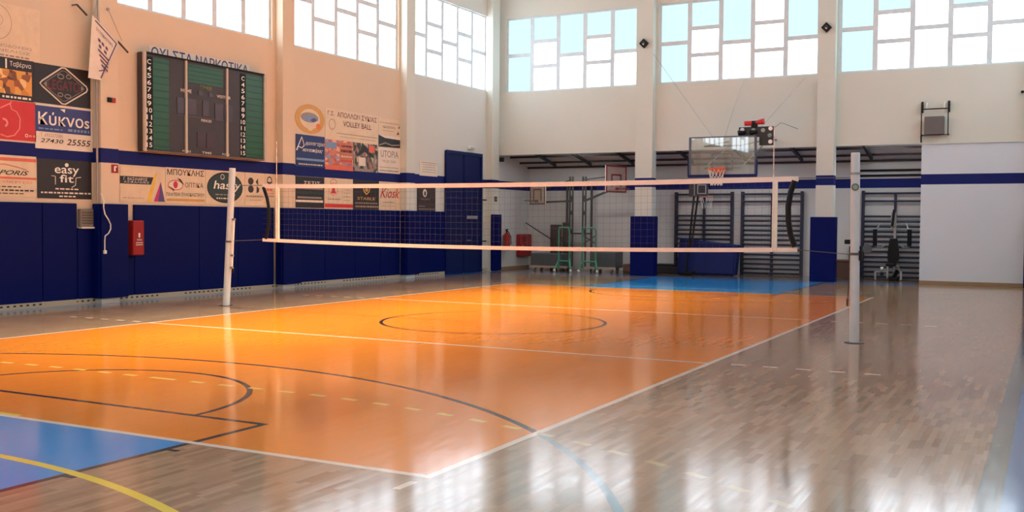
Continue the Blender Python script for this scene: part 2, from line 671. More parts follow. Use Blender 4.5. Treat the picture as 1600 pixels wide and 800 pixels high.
# pillars along the left wall and the back wall
for y0 in (-12.68, -7.48, -2.28, 2.92, 8.12, 13.31, 18.51, 23.44):
    struct(MB().box(XL - 0.05, -3.53, y0, y0 + (0.46 if y0 > 20 else 0.42), 0, ZC).build('pillar', PAINT_L if y0 < 18 else PAINT_B))
for x0, x1 in ((1.2, 1.74), (6.58, 7.05)):
    struct(MB().box(x0, x1, 23.86, YB + 0.1, 0, ZC).build('pillar', PAINT_B))
struct(MB().box(11.9, 14.0, 23.8, YB, 0, ZC).build('pillar', PAINT_B))


# windows: five columns of panes, split alternately in halves and thirds
def window(idx, axis, a0, a1, pos, inward, tints=(), pm=None):
    fr, pn, pc = MB(), MB(), MB()
    n = 5
    wd = (a1 - a0) / n

    def bx(mb, u0, u1, z0, z1, d0, d1):
        lo, hi = sorted((pos + inward * d0, pos + inward * d1))
        if axis == 'y':
            mb.box(lo, hi, u0, u1, z0, z1)
        else:
            mb.box(u0, u1, lo, hi, z0, z1)
    t = 0.066
    bx(fr, a0, a1, SILL, SILL + 0.05, -0.078, -0.002)
    bx(fr, a0, a1, HEAD - 0.05, HEAD, -0.078, -0.002)
    for i in range(n + 1):
        u = a0 + wd * i
        bx(fr, max(a0, u - t), min(a1, u + t), SILL, HEAD, -0.08, 0.0)
    for i in range(n):
        u0, u1 = a0 + wd * i, a0 + wd * (i + 1)
        cuts = [0.5] if i % 2 == 0 else [0.335, 0.665]
        if axis == 'x' and i % 2 == 0 and i > 0:
            cuts = [0.46 if i == 2 else 0.45]
        zs = [SILL] + [SILL + (HEAD - SILL) * c for c in cuts] + [HEAD]
        for z in zs[1:-1]:
            bx(fr, u0 + t, u1 - t, z - 0.06, z + 0.06, -0.075, -0.004)
        for k in range(len(zs) - 1):
            bx(pc if (i, k) in tints else pn, u0 + t, u1 - t, zs[k] + 0.03, zs[k + 1] - 0.03, -0.05, -0.03)
    f = struct(fr.build('window_%d' % idx, FRAME))
    pn.build('pane', pm or PANE, f)
    if pc.v:
        o = pc.build('pane', PANE_C, f)
        o['label'] = 'pale blue tinted panes'
    return f


wi = 1
for i, (a, c) in enumerate(LWIN):
    window(wi, 'y', a, c, XL - 0.06, 1)
    wi += 1
for a, c in FWIN:
    window(wi, 'x', a, c, -13.26, 1, pm=PANE_FILL)  # unseen front windows, added for cool light on the back wall
    wi += 1
for a, c in LWIN:
    window(wi, 'y', a, c, XR + 0.06, -1, pm=PANE_FILL)  # unseen right windows, added as more light for the interior
    wi += 1
T = [{(0, 0), (0, 1), (1, 2), (2, 1), (3, 2), (4, 1)}, {(0, 0), (0, 1), (1, 2), (2, 1), (4, 1)}, {(0, 0), (0, 1), (1, 2), (3, 2)}]
for (a, c), t in zip(BWIN, T):
    window(wi, 'x', a, c, YB + 0.06, -1, t)
    wi += 1

# double door in the left wall
dr = struct(MB().box(XL - 0.02, XL + 0.05, 20.88, 23.05, 0.0, 3.74).build('door_1', NAVYD))
MB().box(XL + 0.05, XL + 0.08, 20.86, 20.95, 0, 3.76).box(XL + 0.05, XL + 0.08, 22.97, 23.07, 0, 3.76).box(XL + 0.05, XL + 0.08, 20.95, 22.97, 3.66, 3.76).box(XL + 0.05, XL + 0.07, 21.93, 21.99, 0, 3.66).build('door_frame', NAVY2, dr)
for yy in (22.14,):
    MB().tube([(XL + 0.05, yy, 1.02), (XL + 0.11, yy, 1.02), (XL + 0.11, yy + 0.14, 1.02)], 0.014, 8).build('door_handle', STEEL, dr)
MB().box(XL + 0.05, XL + 0.058, 22.14, 22.8, 1.69, 1.79).build('door_label', mat('dull_silver_label', (150, 152, 164), 0.5), dr)
for zz in (2.3, 0.98):
    MB().tube([(XL + 0.06, 23.05, zz), (XL + 0.09, 23.3, zz)], 0.02, 8).build('door_hold_open_hook', BLACK, dr)


# ------------------------------------------------------------------ wall padding
XW = XL


def pad(y0, y1, z1, x0, x1, label, z0=0.1):
    q = MB().rbox(x0, x1, y0 + 0.006, y1 - 0.006, z0, z1, 0.012, 2)
    if x0 > XW + 0.1:        # around a pillar: the pad's returns cover its sides
        q.rbox(XW + 0.055, x0 + 0.03, y0 - 0.02, y0 + 0.036, z0, z1, 0.01, 2)
    r = q.build('wall_pad', NAVY, origin=(x0, (y0 + y1) / 2, z0))
    return tag(r, label, 'wall pad', 'navy wall pads along the left wall')


XW = XL
pad(4.6, 6.1, 1.9, XW, -3.7, 'navy wall pad nearest the camera, end of the row just past the left photo edge')
pad(6.1, 6.97, 1.9, XW, -3.7, 'wide navy wall pad at the far left, under the red and white banner')
pad(6.97, 7.72, 1.9, XW, -3.7, 'navy wall pad left of the small grey vent box, under the dark fitness banner')
pad(7.72, 8.1, 1.44, XW, -3.7, 'short narrow navy wall pad directly below the grey vent box')
pad(8.07, 8.72, 1.9, XW + 0.2, -3.47, 'navy pad around the pillar with the hanging pennant, left of the extinguisher box')
pad(8.73, 9.06, 1.56, XW, -3.7, 'short narrow navy wall pad behind and below the red extinguisher box')
pad(9.06, 10.82, 1.9, XW, -3.7, 'navy wall pad right of the red extinguisher box, under the eye logo banner')
pad(10.82, 12.0, 1.9, XW, -3.7, 'navy wall pad behind the left net post, under the black oval banner')
pad(12.0, 13.2, 1.9, XW, -3.7, 'navy wall pad left of the second pillar, behind the left end of the net')
pad(13.26, 13.92, 1.9, XW + 0.2, -3.47, 'navy pad around the pillar right of the scoreboard, seen through the net end')
pad(13.95, 15.1, 1.9, XW, -3.7, 'navy wall pad under the dark grey green banner with pale bands')
pad(15.1, 16.35, 1.9, XW, -3.7, 'navy wall pad under the white banner with red bell logo')
pad(16.35, 17.5, 1.9, XW, -3.7, 'navy wall pad under the black banner with gold crest')
pad(17.5, 18.45, 1.9, XW, -3.7, 'navy wall pad under the banner with red script lettering')
pad(18.47, 19.1, 1.9, XW + 0.2, -3.47, 'navy pad around the pillar between the red script banner and the brown poster')
pad(19.12, 20.86, 1.9, XW, -3.7, 'navy wall pad between the last left pillar and the tall navy door, under brown poster')
for (x0, x1, y0, y1, lab) in ((1.1, 1.86, 23.76, 23.86, 'navy pad on the back pillar left of the wall bars, beside the crash mat'),
                              (6.46, 7.14, 23.76, 23.86, 'navy pad on the back pillar next to the right net post')):
    r = MB().rbox(x0, x1, y0, y1, 0.0, 1.8, 0.014, 2).rbox(x1 - 0.06, x1, y1, y1 + 0.25, 0.0, 1.8, 0.012, 2).rbox(x0, x0 + 0.06, y1, y1 + 0.25, 0.0, 1.8, 0.012, 2).build('pillar_pad', NAVY, origin=(x0, y0, 0))
    tag(r, lab, 'pillar pad', 'navy pads on the back pillars')
r = MB().rbox(XL + 0.22, -3.45, 23.36, 23.44, 0.02, 1.84, 0.014, 2).rbox(-3.53, -3.45, 23.44, 23.96, 0.02, 1.84, 0.014, 2).build('pillar_pad', NAVY, origin=(-3.5, 23.4, 0))
tag(r, 'narrow navy pad on the corner pillar right of the tall navy door', 'pillar pad', 'navy pads on the back pillars')
r = MB().rbox(11.82, 13.98, 23.7, 23.8, 0.0, 1.9, 0.014, 2).build('pillar_pad', NAVY, origin=(11.9, 23.7, 0))
tag(r, 'navy pad at the right end of the white wall, cut by the right photo edge', 'pillar pad', 'navy pads on the back pillars')


# ------------------------------------------------------------------ banners
def banner(label, y0, y1, z0, z1, color, elems, x=XL, name='wall_banner', cat='banner', oval=False):
    th = 0.006
    W_, H_ = y1 - y0, z1 - z0
    if oval:
        sb = MB().disc((x + 0.006, (y0 + y1) / 2, (z0 + z1) / 2), (1, 0, 0), W_ / 2, H_ / 2, th, 40)
    else:
        sb = MB().box(x + 0.002, x + 0.002 + th, y0, y1, z0, z1)
    root = sb.build(name, PR[color] if isinstance(color, str) else color, origin=(x, (y0 + y1) / 2, z0))
    tag(root, label, cat, 'sponsor banners on the left wall')
    parts = {}
    lay = 0
    for e in elems:
        kind, part, c = e[0], e[1], e[2]
        key = (part, c if isinstance(c, str) else c.name, lay if kind == 'text' else -1)
        mb = parts.setdefault(key, [MB(), c])[0]
        lay += 1
        xx = x + 0.0085 + 0.0007 * lay

        def P(s, t):
            return (xx, y0 + s * W_, z0 + t * H_)
        if kind == 'rect':
            s0, t0, s1, t1 = e[3:7]
            mb.add([P(s0, t0), P(s1, t0), P(s1, t1), P(s0, t1)], [(0, 1, 2, 3)])
        elif kind == 'poly':
            pts = e[3]
            mb.add([P(*q) for q in pts], [tuple(range(len(pts)))])
        elif kind == 'line':
            pts, wd = e[3], e[4]
            cl = len(e) > 5
            mb.tube([P(*q) for q in pts], wd, 6, closed=cl)
            vs = mb.v
        elif kind == 'disc':
            cs, ct, rs, rt_ = e[3:7]
            n = 28
            mb.add([P(cs + rs * math.cos(2 * PI * k / n), ct + rt_ * math.sin(2 * PI * k / n)) for k in range(n)], [tuple(range(n))])
        elif kind == 'ring':
            cs, ct, rs, rt_, wd = e[3:8]
            a0, a1 = (e[8], e[9]) if len(e) > 8 else (0, 2 * PI)
            n = 28
            vs = []
            for k in range(n + 1):
                a = a0 + (a1 - a0) * k / n
                vs.append(P(cs + rs * math.cos(a), ct + rt_ * math.sin(a)))
                vs.append(P(cs + (rs - wd) * math.cos(a), ct + (rt_ - wd * W_ / H_) * math.sin(a)))
            mb.add(vs, [(2 * k, 2 * k + 2, 2 * k + 3, 2 * k + 1) for k in range(n)])
        elif kind == 'text':
            s, s0, t0, s1, t1 = e[3:8]
            slant = e[8] if len(e) > 8 else 0.0
            vs, fs = text_geo(s, bold=(len(e) > 9 and e[9]))
            mb.add([P(s0 + (a + slant * bb) * (s1 - s0), t0 + bb * (t1 - t0)) for a, bb in vs], fs)
    for (part, _, _), (mb, c) in parts.items():
        mb.build(part, PR[c] if isinstance(c, str) else c, root)
    return root


def scribble(s0, s1, t0, t1, c='ink', part='fine_print', n=14):
    """rows too small to read in the photo: short dashes"""
    out = []
    x = s0
    while x < s1 - 0.01:
        wd = random.uniform(0.03, 0.09)
        out.append(('rect', part, c, x, t0, min(s1, x + wd), t1))
        x += wd + 0.02
    return out


TAVERN = photo_mat('tavern_photo', [(120, 78, 48), (226, 168, 84), (92, 66, 58), (240, 206, 140), (150, 92, 60), (206, 140, 70)], 9.0)
STREET = photo_mat('street_photo', [(214, 130, 104), (170, 120, 130), (236, 176, 140), (196, 96, 76), (150, 150, 176)], 7.0, (1, 1, 1.6))
SHOP = photo_mat('shop_photo', [(52, 56, 54), (150, 140, 130), (92, 84, 80), (196, 186, 170), (70, 90, 84), (150, 100, 90)], 8.0, (1, 1.6, 1))
banner('faint white banner with thin oval logo, topmost at the left photo edge', 5.55, 6.98, 4.42, 5.35, 'cream',
       [('ring', 'emblem', 'faint', 0.38, 0.64, 0.23, 0.34, 0.008), ('ring', 'emblem', 'faint', 0.36, 0.68, 0.13, 0.14, 0.006)]
       + [('text', 'lettering', 'grey', 'ΞΕΝΟΔΟΧΕΙΟ', 0.3, 0.19, 0.88, 0.245), ('text', 'lettering', 'grey', 'ΑΝΕΛΙΞΙΣ', 0.34, 0.1, 0.86, 0.15)] + scribble(0.3, 0.86, 0.02, 0.05, 'grey'))
banner('tavern banner with warm terrace photograph beside the black diamond banner', 5.6, 6.845, 3.69, 4.42, 'black',
       [('rect', 'picture', TAVERN, 0.02, 0.14, 0.97, 0.72), ('text', 'lettering', 'bright', 'Ταβέρνα', 0.62, 0.78, 0.96, 0.93), ('rect', 'lettering', 'bright', 0.55, 0.74, 0.575, 0.97)] + scribble(0.5, 0.95, 0.04, 0.09, 'bright'))
dia = [(0.1, 0.5), (0.14, 0.57), (0.48, 0.97), (0.54, 0.97), (0.92, 0.57), (0.94, 0.5), (0.92, 0.43), (0.54, 0.04), (0.48, 0.04), (0.14, 0.43)]
inner = [(0.54 + (a - 0.52) * 0.84 - 0.02, 0.505 + (c - 0.505) * 0.84) for a, c in dia]
banner('black banner with a white outlined diamond emblem', 6.85, 8.07, 3.7, 4.41, 'black',
       [('line', 'emblem', 'white', dia, 0.014, 1), ('line', 'emblem', 'grey', inner, 0.006, 1), ('text', 'lettering', 'maroon', 'LEGATO', 0.24, 0.38, 0.8, 0.64, 0.0, True),
        ('poly', 'emblem', 'grey', [(0.15, 0.5), (0.22, 0.44), (0.22, 0.56)]), ('poly', 'emblem', 'grey', [(0.89, 0.5), (0.82, 0.44), (0.82, 0.56)]),
        ('ring', 'emblem', 'grey', 0.46, 0.74, 0.06, 0.07, 0.015), ('ring', 'emblem', 'grey', 0.6, 0.76, 0.05, 0.06, 0.015), ('ring', 'emblem', 'grey', 0.45, 0.27, 0.05, 0.06, 0.015), ('ring', 'emblem', 'grey', 0.58, 0.25, 0.06, 0.06, 0.015)])
banner('red banner with a thin pale swirl outline at the left edge', 5.6, 6.885, 2.99, 3.68, 'red',
       [('line', 'emblem', 'pink', [(0.45, 0.78), (0.6, 0.92), (0.62, 0.98), (0.6, 0.9), (0.62, 0.78), (0.7, 0.72), (0.75, 0.55), (0.74, 0.3), (0.66, 0.12), (0.55, 0.07), (0.45, 0.12)], 0.012),
        ('ring', 'emblem', 'pink', 0.5, 0.42, 0.07, 0.12, 0.03, -1.2, 1.8), ('ring', 'emblem', 'bright', 0.85, 0.14, 0.025, 0.045, 0.009)] + scribble(0.885, 0.985, 0.11, 0.16, 'pink'))
banner('blue and white banner with large white Greek name and dark phone number', 6.87, 8.112, 2.88, 3.69, 'white',
       [('rect', 'blue_field', 'navy', 0.0, 0.38, 0.965, 0.955), ('text', 'lettering', 'bright', 'Κύκνοs', 0.05, 0.535, 0.94, 0.83, 0.0, True), ('poly', 'emblem', 'bright', [(0.42, 0.92), (0.5, 0.85), (0.51, 0.93)]),
        ('text', 'phone_number', 'ink', '27430', 0.08, 0.14, 0.46, 0.23, 0.06, True), ('text', 'phone_number', 'ink', '25555', 0.53, 0.12, 0.94, 0.26, 0.06, True),
        ('text', 'phone_number', 'faint', 'Τ. 6932572381', 0.08, 0.27, 0.46, 0.35)] + scribble(0.05, 0.48, 0.435, 0.465, 'sky') + scribble(0.55, 0.93, 0.43, 0.49, 'sky'))
banner('white and red car dealer style banner with dark italic lettering', 5.6, 6.885, 2.0, 2.72, 'cream',
       [('rect', 'red_band', 'salmon', 0, 0.86, 1, 0.94), ('rect', 'red_band', 'salmon', 0, 0.42, 1, 0.475), ('text', 'lettering', 'ink', 'PORIS', 0.42, 0.52, 0.84, 0.635, 0.12, True),
        ('line', 'emblem', 'salmon', [(0.3, 0.74), (0.5, 0.78), (0.7, 0.72), (0.84, 0.66)], 0.008), ('text', 'lettering', 'salmon', 'ΣΥΝΕΡΓΕΙΟ', 0.4, 0.32, 0.93, 0.385)]
       + scribble(0.4, 0.75, 0.22, 0.245) + scribble(0.4, 0.95, 0.13, 0.165) + scribble(0.4, 0.8, 0.06, 0.08))
banner('dark grey fitness banner with white lettering under the blue stripe', 6.9, 8.08, 1.98, 2.7, 'black',
       [('text', 'lettering', 'bright', 'easy', 0.31, 0.58, 0.76, 0.8, 0.0, True), ('text', 'lettering', 'bright', 'fit', 0.4, 0.42, 0.66, 0.62, 0.0, True), ('disc', 'emblem', 'bright', 0.53, 0.87, 0.035, 0.05),
        ('line', 'emblem', 'white', [(0.25, 0.58), (0.32, 0.57), (0.32, 0.36)], 0.008), ('line', 'emblem', 'white', [(0.79, 0.57), (0.7, 0.55), (0.69, 0.36), (0.62, 0.3)], 0.008)]
       + scribble(0.32, 0.74, 0.235, 0.27, 'white') + scribble(0.06, 0.97, 0.13, 0.17, 'white') + scribble(0.38, 0.68, 0.045, 0.08, 'white'))
banner('white banner with black name strip and yellow, magenta and violet wedges', 8.75, 9.9, 1.96, 2.64, 'cream',
       [('poly', 'name_strip', 'black', [(0.0, 0.52), (0.68, 0.52), (0.74, 0.74), (0.0, 0.74)]), ('text', 'lettering', 'bright', 'Γ. ΒΑΣΙΛΑΡΟΣ', 0.08, 0.62, 0.6, 0.71), ('text', 'lettering', 'bright', 'ΑΣΦΑΛΕΙΕΣ', 0.08, 0.55, 0.64, 0.6),
        ('poly', 'colour_wedge', 'yellow', [(0.58, 0.02), (0.68, 0.02), (0.82, 0.92), (0.76, 0.82)]), ('poly', 'colour_wedge', 'magenta', [(0.74, 0.02), (0.84, 0.02), (0.9, 0.62)]), ('poly', 'colour_wedge', 'violet', [(0.84, 0.02), (0.995, 0.02), (0.9, 0.62)])]
       + scribble(0.05, 0.5, 0.1, 0.12, 'faint'))
banner('white optician banner with an eye logo and dark Greek capitals', 9.92, 11.03, 1.95, 2.69, 'cream',
       [('text', 'lettering', 'ink', 'ΜΠΟΥΚΛΗΣ', 0.04, 0.79, 0.97, 0.96, 0.0, True), ('text', 'lettering', 'brown', 'ΟΠΤΙΚΑ', 0.48, 0.46, 0.95, 0.6), ('text', 'lettering', 'ink', 'ΠΛΑΤΕΙΑ ΞΥΛΟΚΑΣΤΡΟΥ', 0.02, 0.205, 0.98, 0.3, 0.0, True),
        ('rect', 'gold_band', 'gold', 0.02, 0.06, 0.98, 0.13), ('disc', 'emblem', 'white', 0.24, 0.51, 0.18, 0.14), ('ring', 'emblem', 'salmon', 0.24, 0.51, 0.19, 0.15, 0.02), ('disc', 'emblem', 'red', 0.24, 0.52, 0.055, 0.1),
        ('poly', 'emblem', 'brown', [(0.28, 0.72), (0.37, 0.68), (0.46, 0.52), (0.36, 0.6)]), ('poly', 'emblem', 'maroon', [(0.03, 0.46), (0.12, 0.42), (0.2, 0.32), (0.2, 0.4), (0.1, 0.46)])])
banner('white banner with a black oval and white script, behind the left net post', 11.05, 12.25, 1.95, 2.69, 'cream',
       [('disc', 'emblem', 'green', 0.49, 0.5, 0.46, 0.46), ('ring', 'emblem', 'black', 0.49, 0.5, 0.46, 0.46, 0.03), ('text', 'lettering', 'bright', 'hasty', 0.18, 0.38, 0.86, 0.7, 0.08, True),
        ('ring', 'emblem', 'white', 0.42, 0.82, 0.05, 0.08, 0.012)] + scribble(0.24, 0.75, 0.27, 0.31, 'grey') + scribble(0.26, 0.7, 0.16, 0.2, 'white'))
banner('white banner with four dark rounded shapes as logo', 12.27, 12.93, 1.94, 2.69, 'cream',
       [('disc', 'emblem', 'brown', 0.28, 0.74, 0.14, 0.11), ('poly', 'emblem', 'brown', [(0.52, 0.72), (0.64, 0.84), (0.66, 0.62)]), ('disc', 'emblem', 'brown', 0.28, 0.5, 0.14, 0.11), ('poly', 'emblem', 'brown', [(0.58, 0.61), (0.7, 0.52), (0.68, 0.42), (0.56, 0.38)])]
       + scribble(0.05, 0.9, 0.255, 0.31, 'faint') + scribble(0.2, 0.8, 0.16, 0.18, 'faint'))
banner('narrow white banner with a dark bell outline left of the second pillar', 12.95, 13.29, 1.93, 2.69, 'cream',
       [('ring', 'emblem', 'brown', 0.4, 0.8, 0.26, 0.12, 0.08), ('rect', 'emblem', 'brown', 0.12, 0.72, 0.7, 0.75), ('rect', 'lettering', 'salmon', 0.1, 0.48, 0.7, 0.54)] + scribble(0.1, 0.8, 0.38, 0.41, 'salmon') + scribble(0.1, 0.8, 0.3, 0.33, 'grey'))
banner('round golden badge with a grey blue centre above the blue banner', 14.0, 15.13, 3.74, 4.46, 'gold',
       [('disc', 'emblem', 'cream', 0.5, 0.5, 0.34, 0.34), ('disc', 'emblem', 'grey', 0.48, 0.55, 0.3, 0.17), ('poly', 'emblem', 'sky', [(0.25, 0.5), (0.4, 0.62), (0.66, 0.6), (0.78, 0.48), (0.6, 0.4), (0.4, 0.42)]), ('poly', 'emblem', 'violet', [(0.5, 0.46), (0.62, 0.56), (0.74, 0.5), (0.62, 0.4)]), ('disc', 'emblem', 'orange', 0.78, 0.28, 0.08, 0.1), ('disc', 'emblem', 'cream', 0.5, 0.2, 0.1, 0.1)], name='round_badge', oval=True)
banner('navy blue banner with white script and a wave emblem under the round badge', 14.02, 15.14, 2.92, 3.7, 'deep',
       [('text', 'lettering', 'bright', 'φροντιστήριο', 0.3, 0.66, 0.95, 0.82, 0.1), ('text', 'lettering', 'bright', 'ποντοπόρος', 0.2, 0.45, 0.88, 0.6, 0.1, True), ('line', 'emblem', 'bright', [(0.02, 0.5), (0.1, 0.68), (0.2, 0.92), (0.24, 0.8), (0.28, 0.66), (0.2, 0.58), (0.08, 0.62), (0.04, 0.5)], 0.014),
        ('rect', 'pale_band', 'sky', 0.02, 0.2, 0.98, 0.27)] + scribble(0.1, 0.9, 0.06, 0.1, 'white'))
banner('long cream banner with Greek club name and volley ball lettering', 15.16, 17.44, 3.66, 4.44, 'cream',
       [('text', 'lettering', 'maroon', 'Γ.Σ.', 0.04, 0.78, 0.16, 0.92, 0.0, True), ('text', 'lettering', 'maroon', 'ΑΠΟΛΛΩΝ ΣΥΚΙΑΣ', 0.21, 0.76, 0.97, 0.93, 0.0, True), ('text', 'lettering', 'maroon', 'VOLLEY BALL', 0.32, 0.48, 0.86, 0.66, 0.0, True),
        ('ring', 'emblem', 'faint', 0.12, 0.5, 0.06, 0.18, 0.01), ('rect', 'rule', 'faint', 0.2, 0.22, 0.98, 0.245), ('rect', 'rule', 'faint', 0.25, 0.12, 0.95, 0.135)])
banner('orange and lilac street scene banner under the volley ball banner', 15.16, 16.32, 2.9, 3.66, STREET,
       [('rect', 'pale_band', 'salmon', 0.0, 0.0, 1.0, 0.16), ('rect', 'sky_patch', 'sky', 0.02, 0.7, 0.4, 0.92), ('rect', 'shop_front', mat('print_terracotta', (196, 122, 98), 0.6), 0.5, 0.25, 0.97, 0.94)] + scribble(0.55, 0.95, 0.3, 0.36, 'red') + scribble(0.55, 0.95, 0.45, 0.5, 'cream') + scribble(0.55, 0.95, 0.62, 0.7, 'maroon') + scribble(0.55, 0.95, 0.8, 0.85, 'maroon'))
banner('dark collage banner with grey shop photographs', 16.33, 17.43, 2.91, 3.66, SHOP,
       [('poly', 'dark_roof', 'black', [(0.15, 0.6), (0.45, 0.95), (0.8, 0.6), (0.8, 0.5), (0.45, 0.7), (0.15, 0.5)]), ('rect', 'display_window', 'white', 0.22, 0.2, 0.48, 0.5), ('rect', 'pale_floor', 'grey', 0.05, 0.0, 0.7, 0.1), ('rect', 'orange_patch', 'salmon', 0.62, 0.7, 0.85, 0.95)])
banner('cream banner with thin green brown lettering at the top right corner', 17.45, 18.49, 3.96, 4.41, 'cream',
       [('text', 'lettering', 'green', 'ΝΙΚΟΛΟΠΟΥΛΟΥ', 0.2, 0.42, 0.8, 0.56, -0.04), ('poly', 'emblem', 'brown', [(0.84, 0.1), (0.9, 0.3), (0.96, 0.12)]), ('poly', 'emblem', 'brown', [(0.9, 0.52), (0.98, 0.7), (0.96, 0.48)])] + scribble(0.05, 0.95, 0.72, 0.76, 'faint') + scribble(0.2, 0.7, 0.24, 0.28, 'faint'))
banner('white banner with dark top band and tall grey capitals below cream banner', 17.45, 18.49, 2.92, 3.95, 'white',
       [('poly', 'dark_band', 'black', [(0, 0.68), (1, 0.7), (1, 0.92), (0.3, 0.93), (0, 1.0)]), ('line', 'pale_wave', 'grey', [(0.02, 0.72), (0.3, 0.8), (0.6, 0.75), (0.95, 0.78)], 0.02), ('text', 'lettering', 'grey', 'UTOPIA', 0.1, 0.42, 0.92, 0.6, 0.0, True), ('text', 'lettering', 'faint', 'MUSIC BAR', 0.2, 0.28, 0.8, 0.35)] + scribble(0.05, 0.9, 0.14, 0.16, 'grey') + scribble(0.05, 0.9, 0.05, 0.08, 'grey'))
banner('dark grey green banner with pale bands, first of the lower row', 14.02, 15.12, 1.92, 2.68, 'black',
       [('text', 'lettering', 'white', 'ΣΕΤΙΣ', 0.28, 0.74, 0.85, 0.86, 0.0, True), ('rect', 'pale_band', 'grey', 0.0, 0.6, 0.95, 0.7), ('rect', 'green_band', 'green', 0.0, 0.44, 1.0, 0.52), ('rect', 'pale_band', 'white', 0.0, 0.18, 0.95, 0.25), ('rect', 'pale_band', 'grey', 0.05, 0.3, 0.9, 0.36)])
banner('white banner with red bell logo and red foot band', 15.14, 16.31, 1.91, 2.69, 'cream',
       [('ring', 'emblem', 'pink', 0.3, 0.64, 0.16, 0.22, 0.025), ('poly', 'emblem', 'red', [(0.2, 0.5), (0.24, 0.58), (0.26, 0.72), (0.3, 0.77), (0.34, 0.72), (0.36, 0.58), (0.4, 0.5)]), ('rect', 'red_band', 'red', 0.0, 0.04, 1.0, 0.16), ('ring', 'emblem', 'faint', 0.3, 0.86, 0.12, 0.12, 0.02)]
       + scribble(0.1, 0.55, 0.29, 0.33, 'grey') + [('rect', 'lettering', 'grey', 0.66, t, 0.9, t + 0.015) for t in (0.28, 0.4, 0.52, 0.62)])
banner('black banner with gold crest and gold lettering', 16.32, 17.48, 1.9, 2.69, 'black',
       [('poly', 'emblem', 'gold', [(0.36, 0.78), (0.66, 0.78), (0.62, 0.6), (0.51, 0.5), (0.4, 0.6)]), ('poly', 'emblem', 'black', [(0.4, 0.75), (0.62, 0.75), (0.585, 0.62), (0.51, 0.55), (0.44, 0.62)]), ('disc', 'emblem', 'gold', 0.51, 0.67, 0.06, 0.06), ('text', 'lettering', 'gold', 'STABLE', 0.16, 0.33, 0.84, 0.43, 0.0, True)]
       + scribble(0.08, 0.95, 0.2, 0.25, 'grey') + scribble(0.08, 0.95, 0.08, 0.14, 'faint'))
banner('white banner with red handwritten style lettering, last of the lower row', 17.49, 18.49, 1.9, 2.68, 'cream',
       [('text', 'lettering', 'script_red', 'Kiosk', 0.05, 0.44, 0.93, 0.78, 0.12, True)] + scribble(0.15, 0.7, 0.27, 0.3, 'grey') + scribble(0.1, 0.85, 0.14, 0.16, 'faint'))
banner('small dark brown poster with a pale oval emblem left of the navy door', 19.36, 20.36, 1.89, 2.66, 'brown',
       [('disc', 'emblem', 'white', 0.42, 0.7, 0.11, 0.15), ('disc', 'emblem', 'brown', 0.43, 0.68, 0.05, 0.09), ('text', 'lettering', 'faint', 'ΑΦΟΙ ΔΗΜΟΥ', 0.2, 0.44, 0.7, 0.49)] + scribble(0.1, 0.4, 0.18, 0.22, 'grey') + scribble(0.1, 0.95, 0.08, 0.11, 'grey'))
banner('pale paper notice with thin text lines above the blue stripe near the door', 19.5, 20.46, 2.93, 3.36, 'white',
       [('rect', 'lettering', 'faint', 0.15, t, 0.9, t + 0.03) for t in (0.25, 0.42, 0.58, 0.74)] + [('rect', 'lettering', 'faint', 0.1, 0.88, 0.95, 0.92)], name='paper_notice', cat='notice')

# slogan on the wall, its foot hidden by the scoreboard
sl = banner('white strip with blue Greek slogan half hidden behind the scoreboard', 9.5, 12.42, 4.86, 5.12, PR['white'],
            [('text', 'lettering', 'deep', 'ΟΧΙ ΣΤΑ ΝΑΡΚΟΤΙΚΑ', 0.02, 0.06, 0.985, 0.96, 0.0, True)], name='slogan_strip', cat='sign')


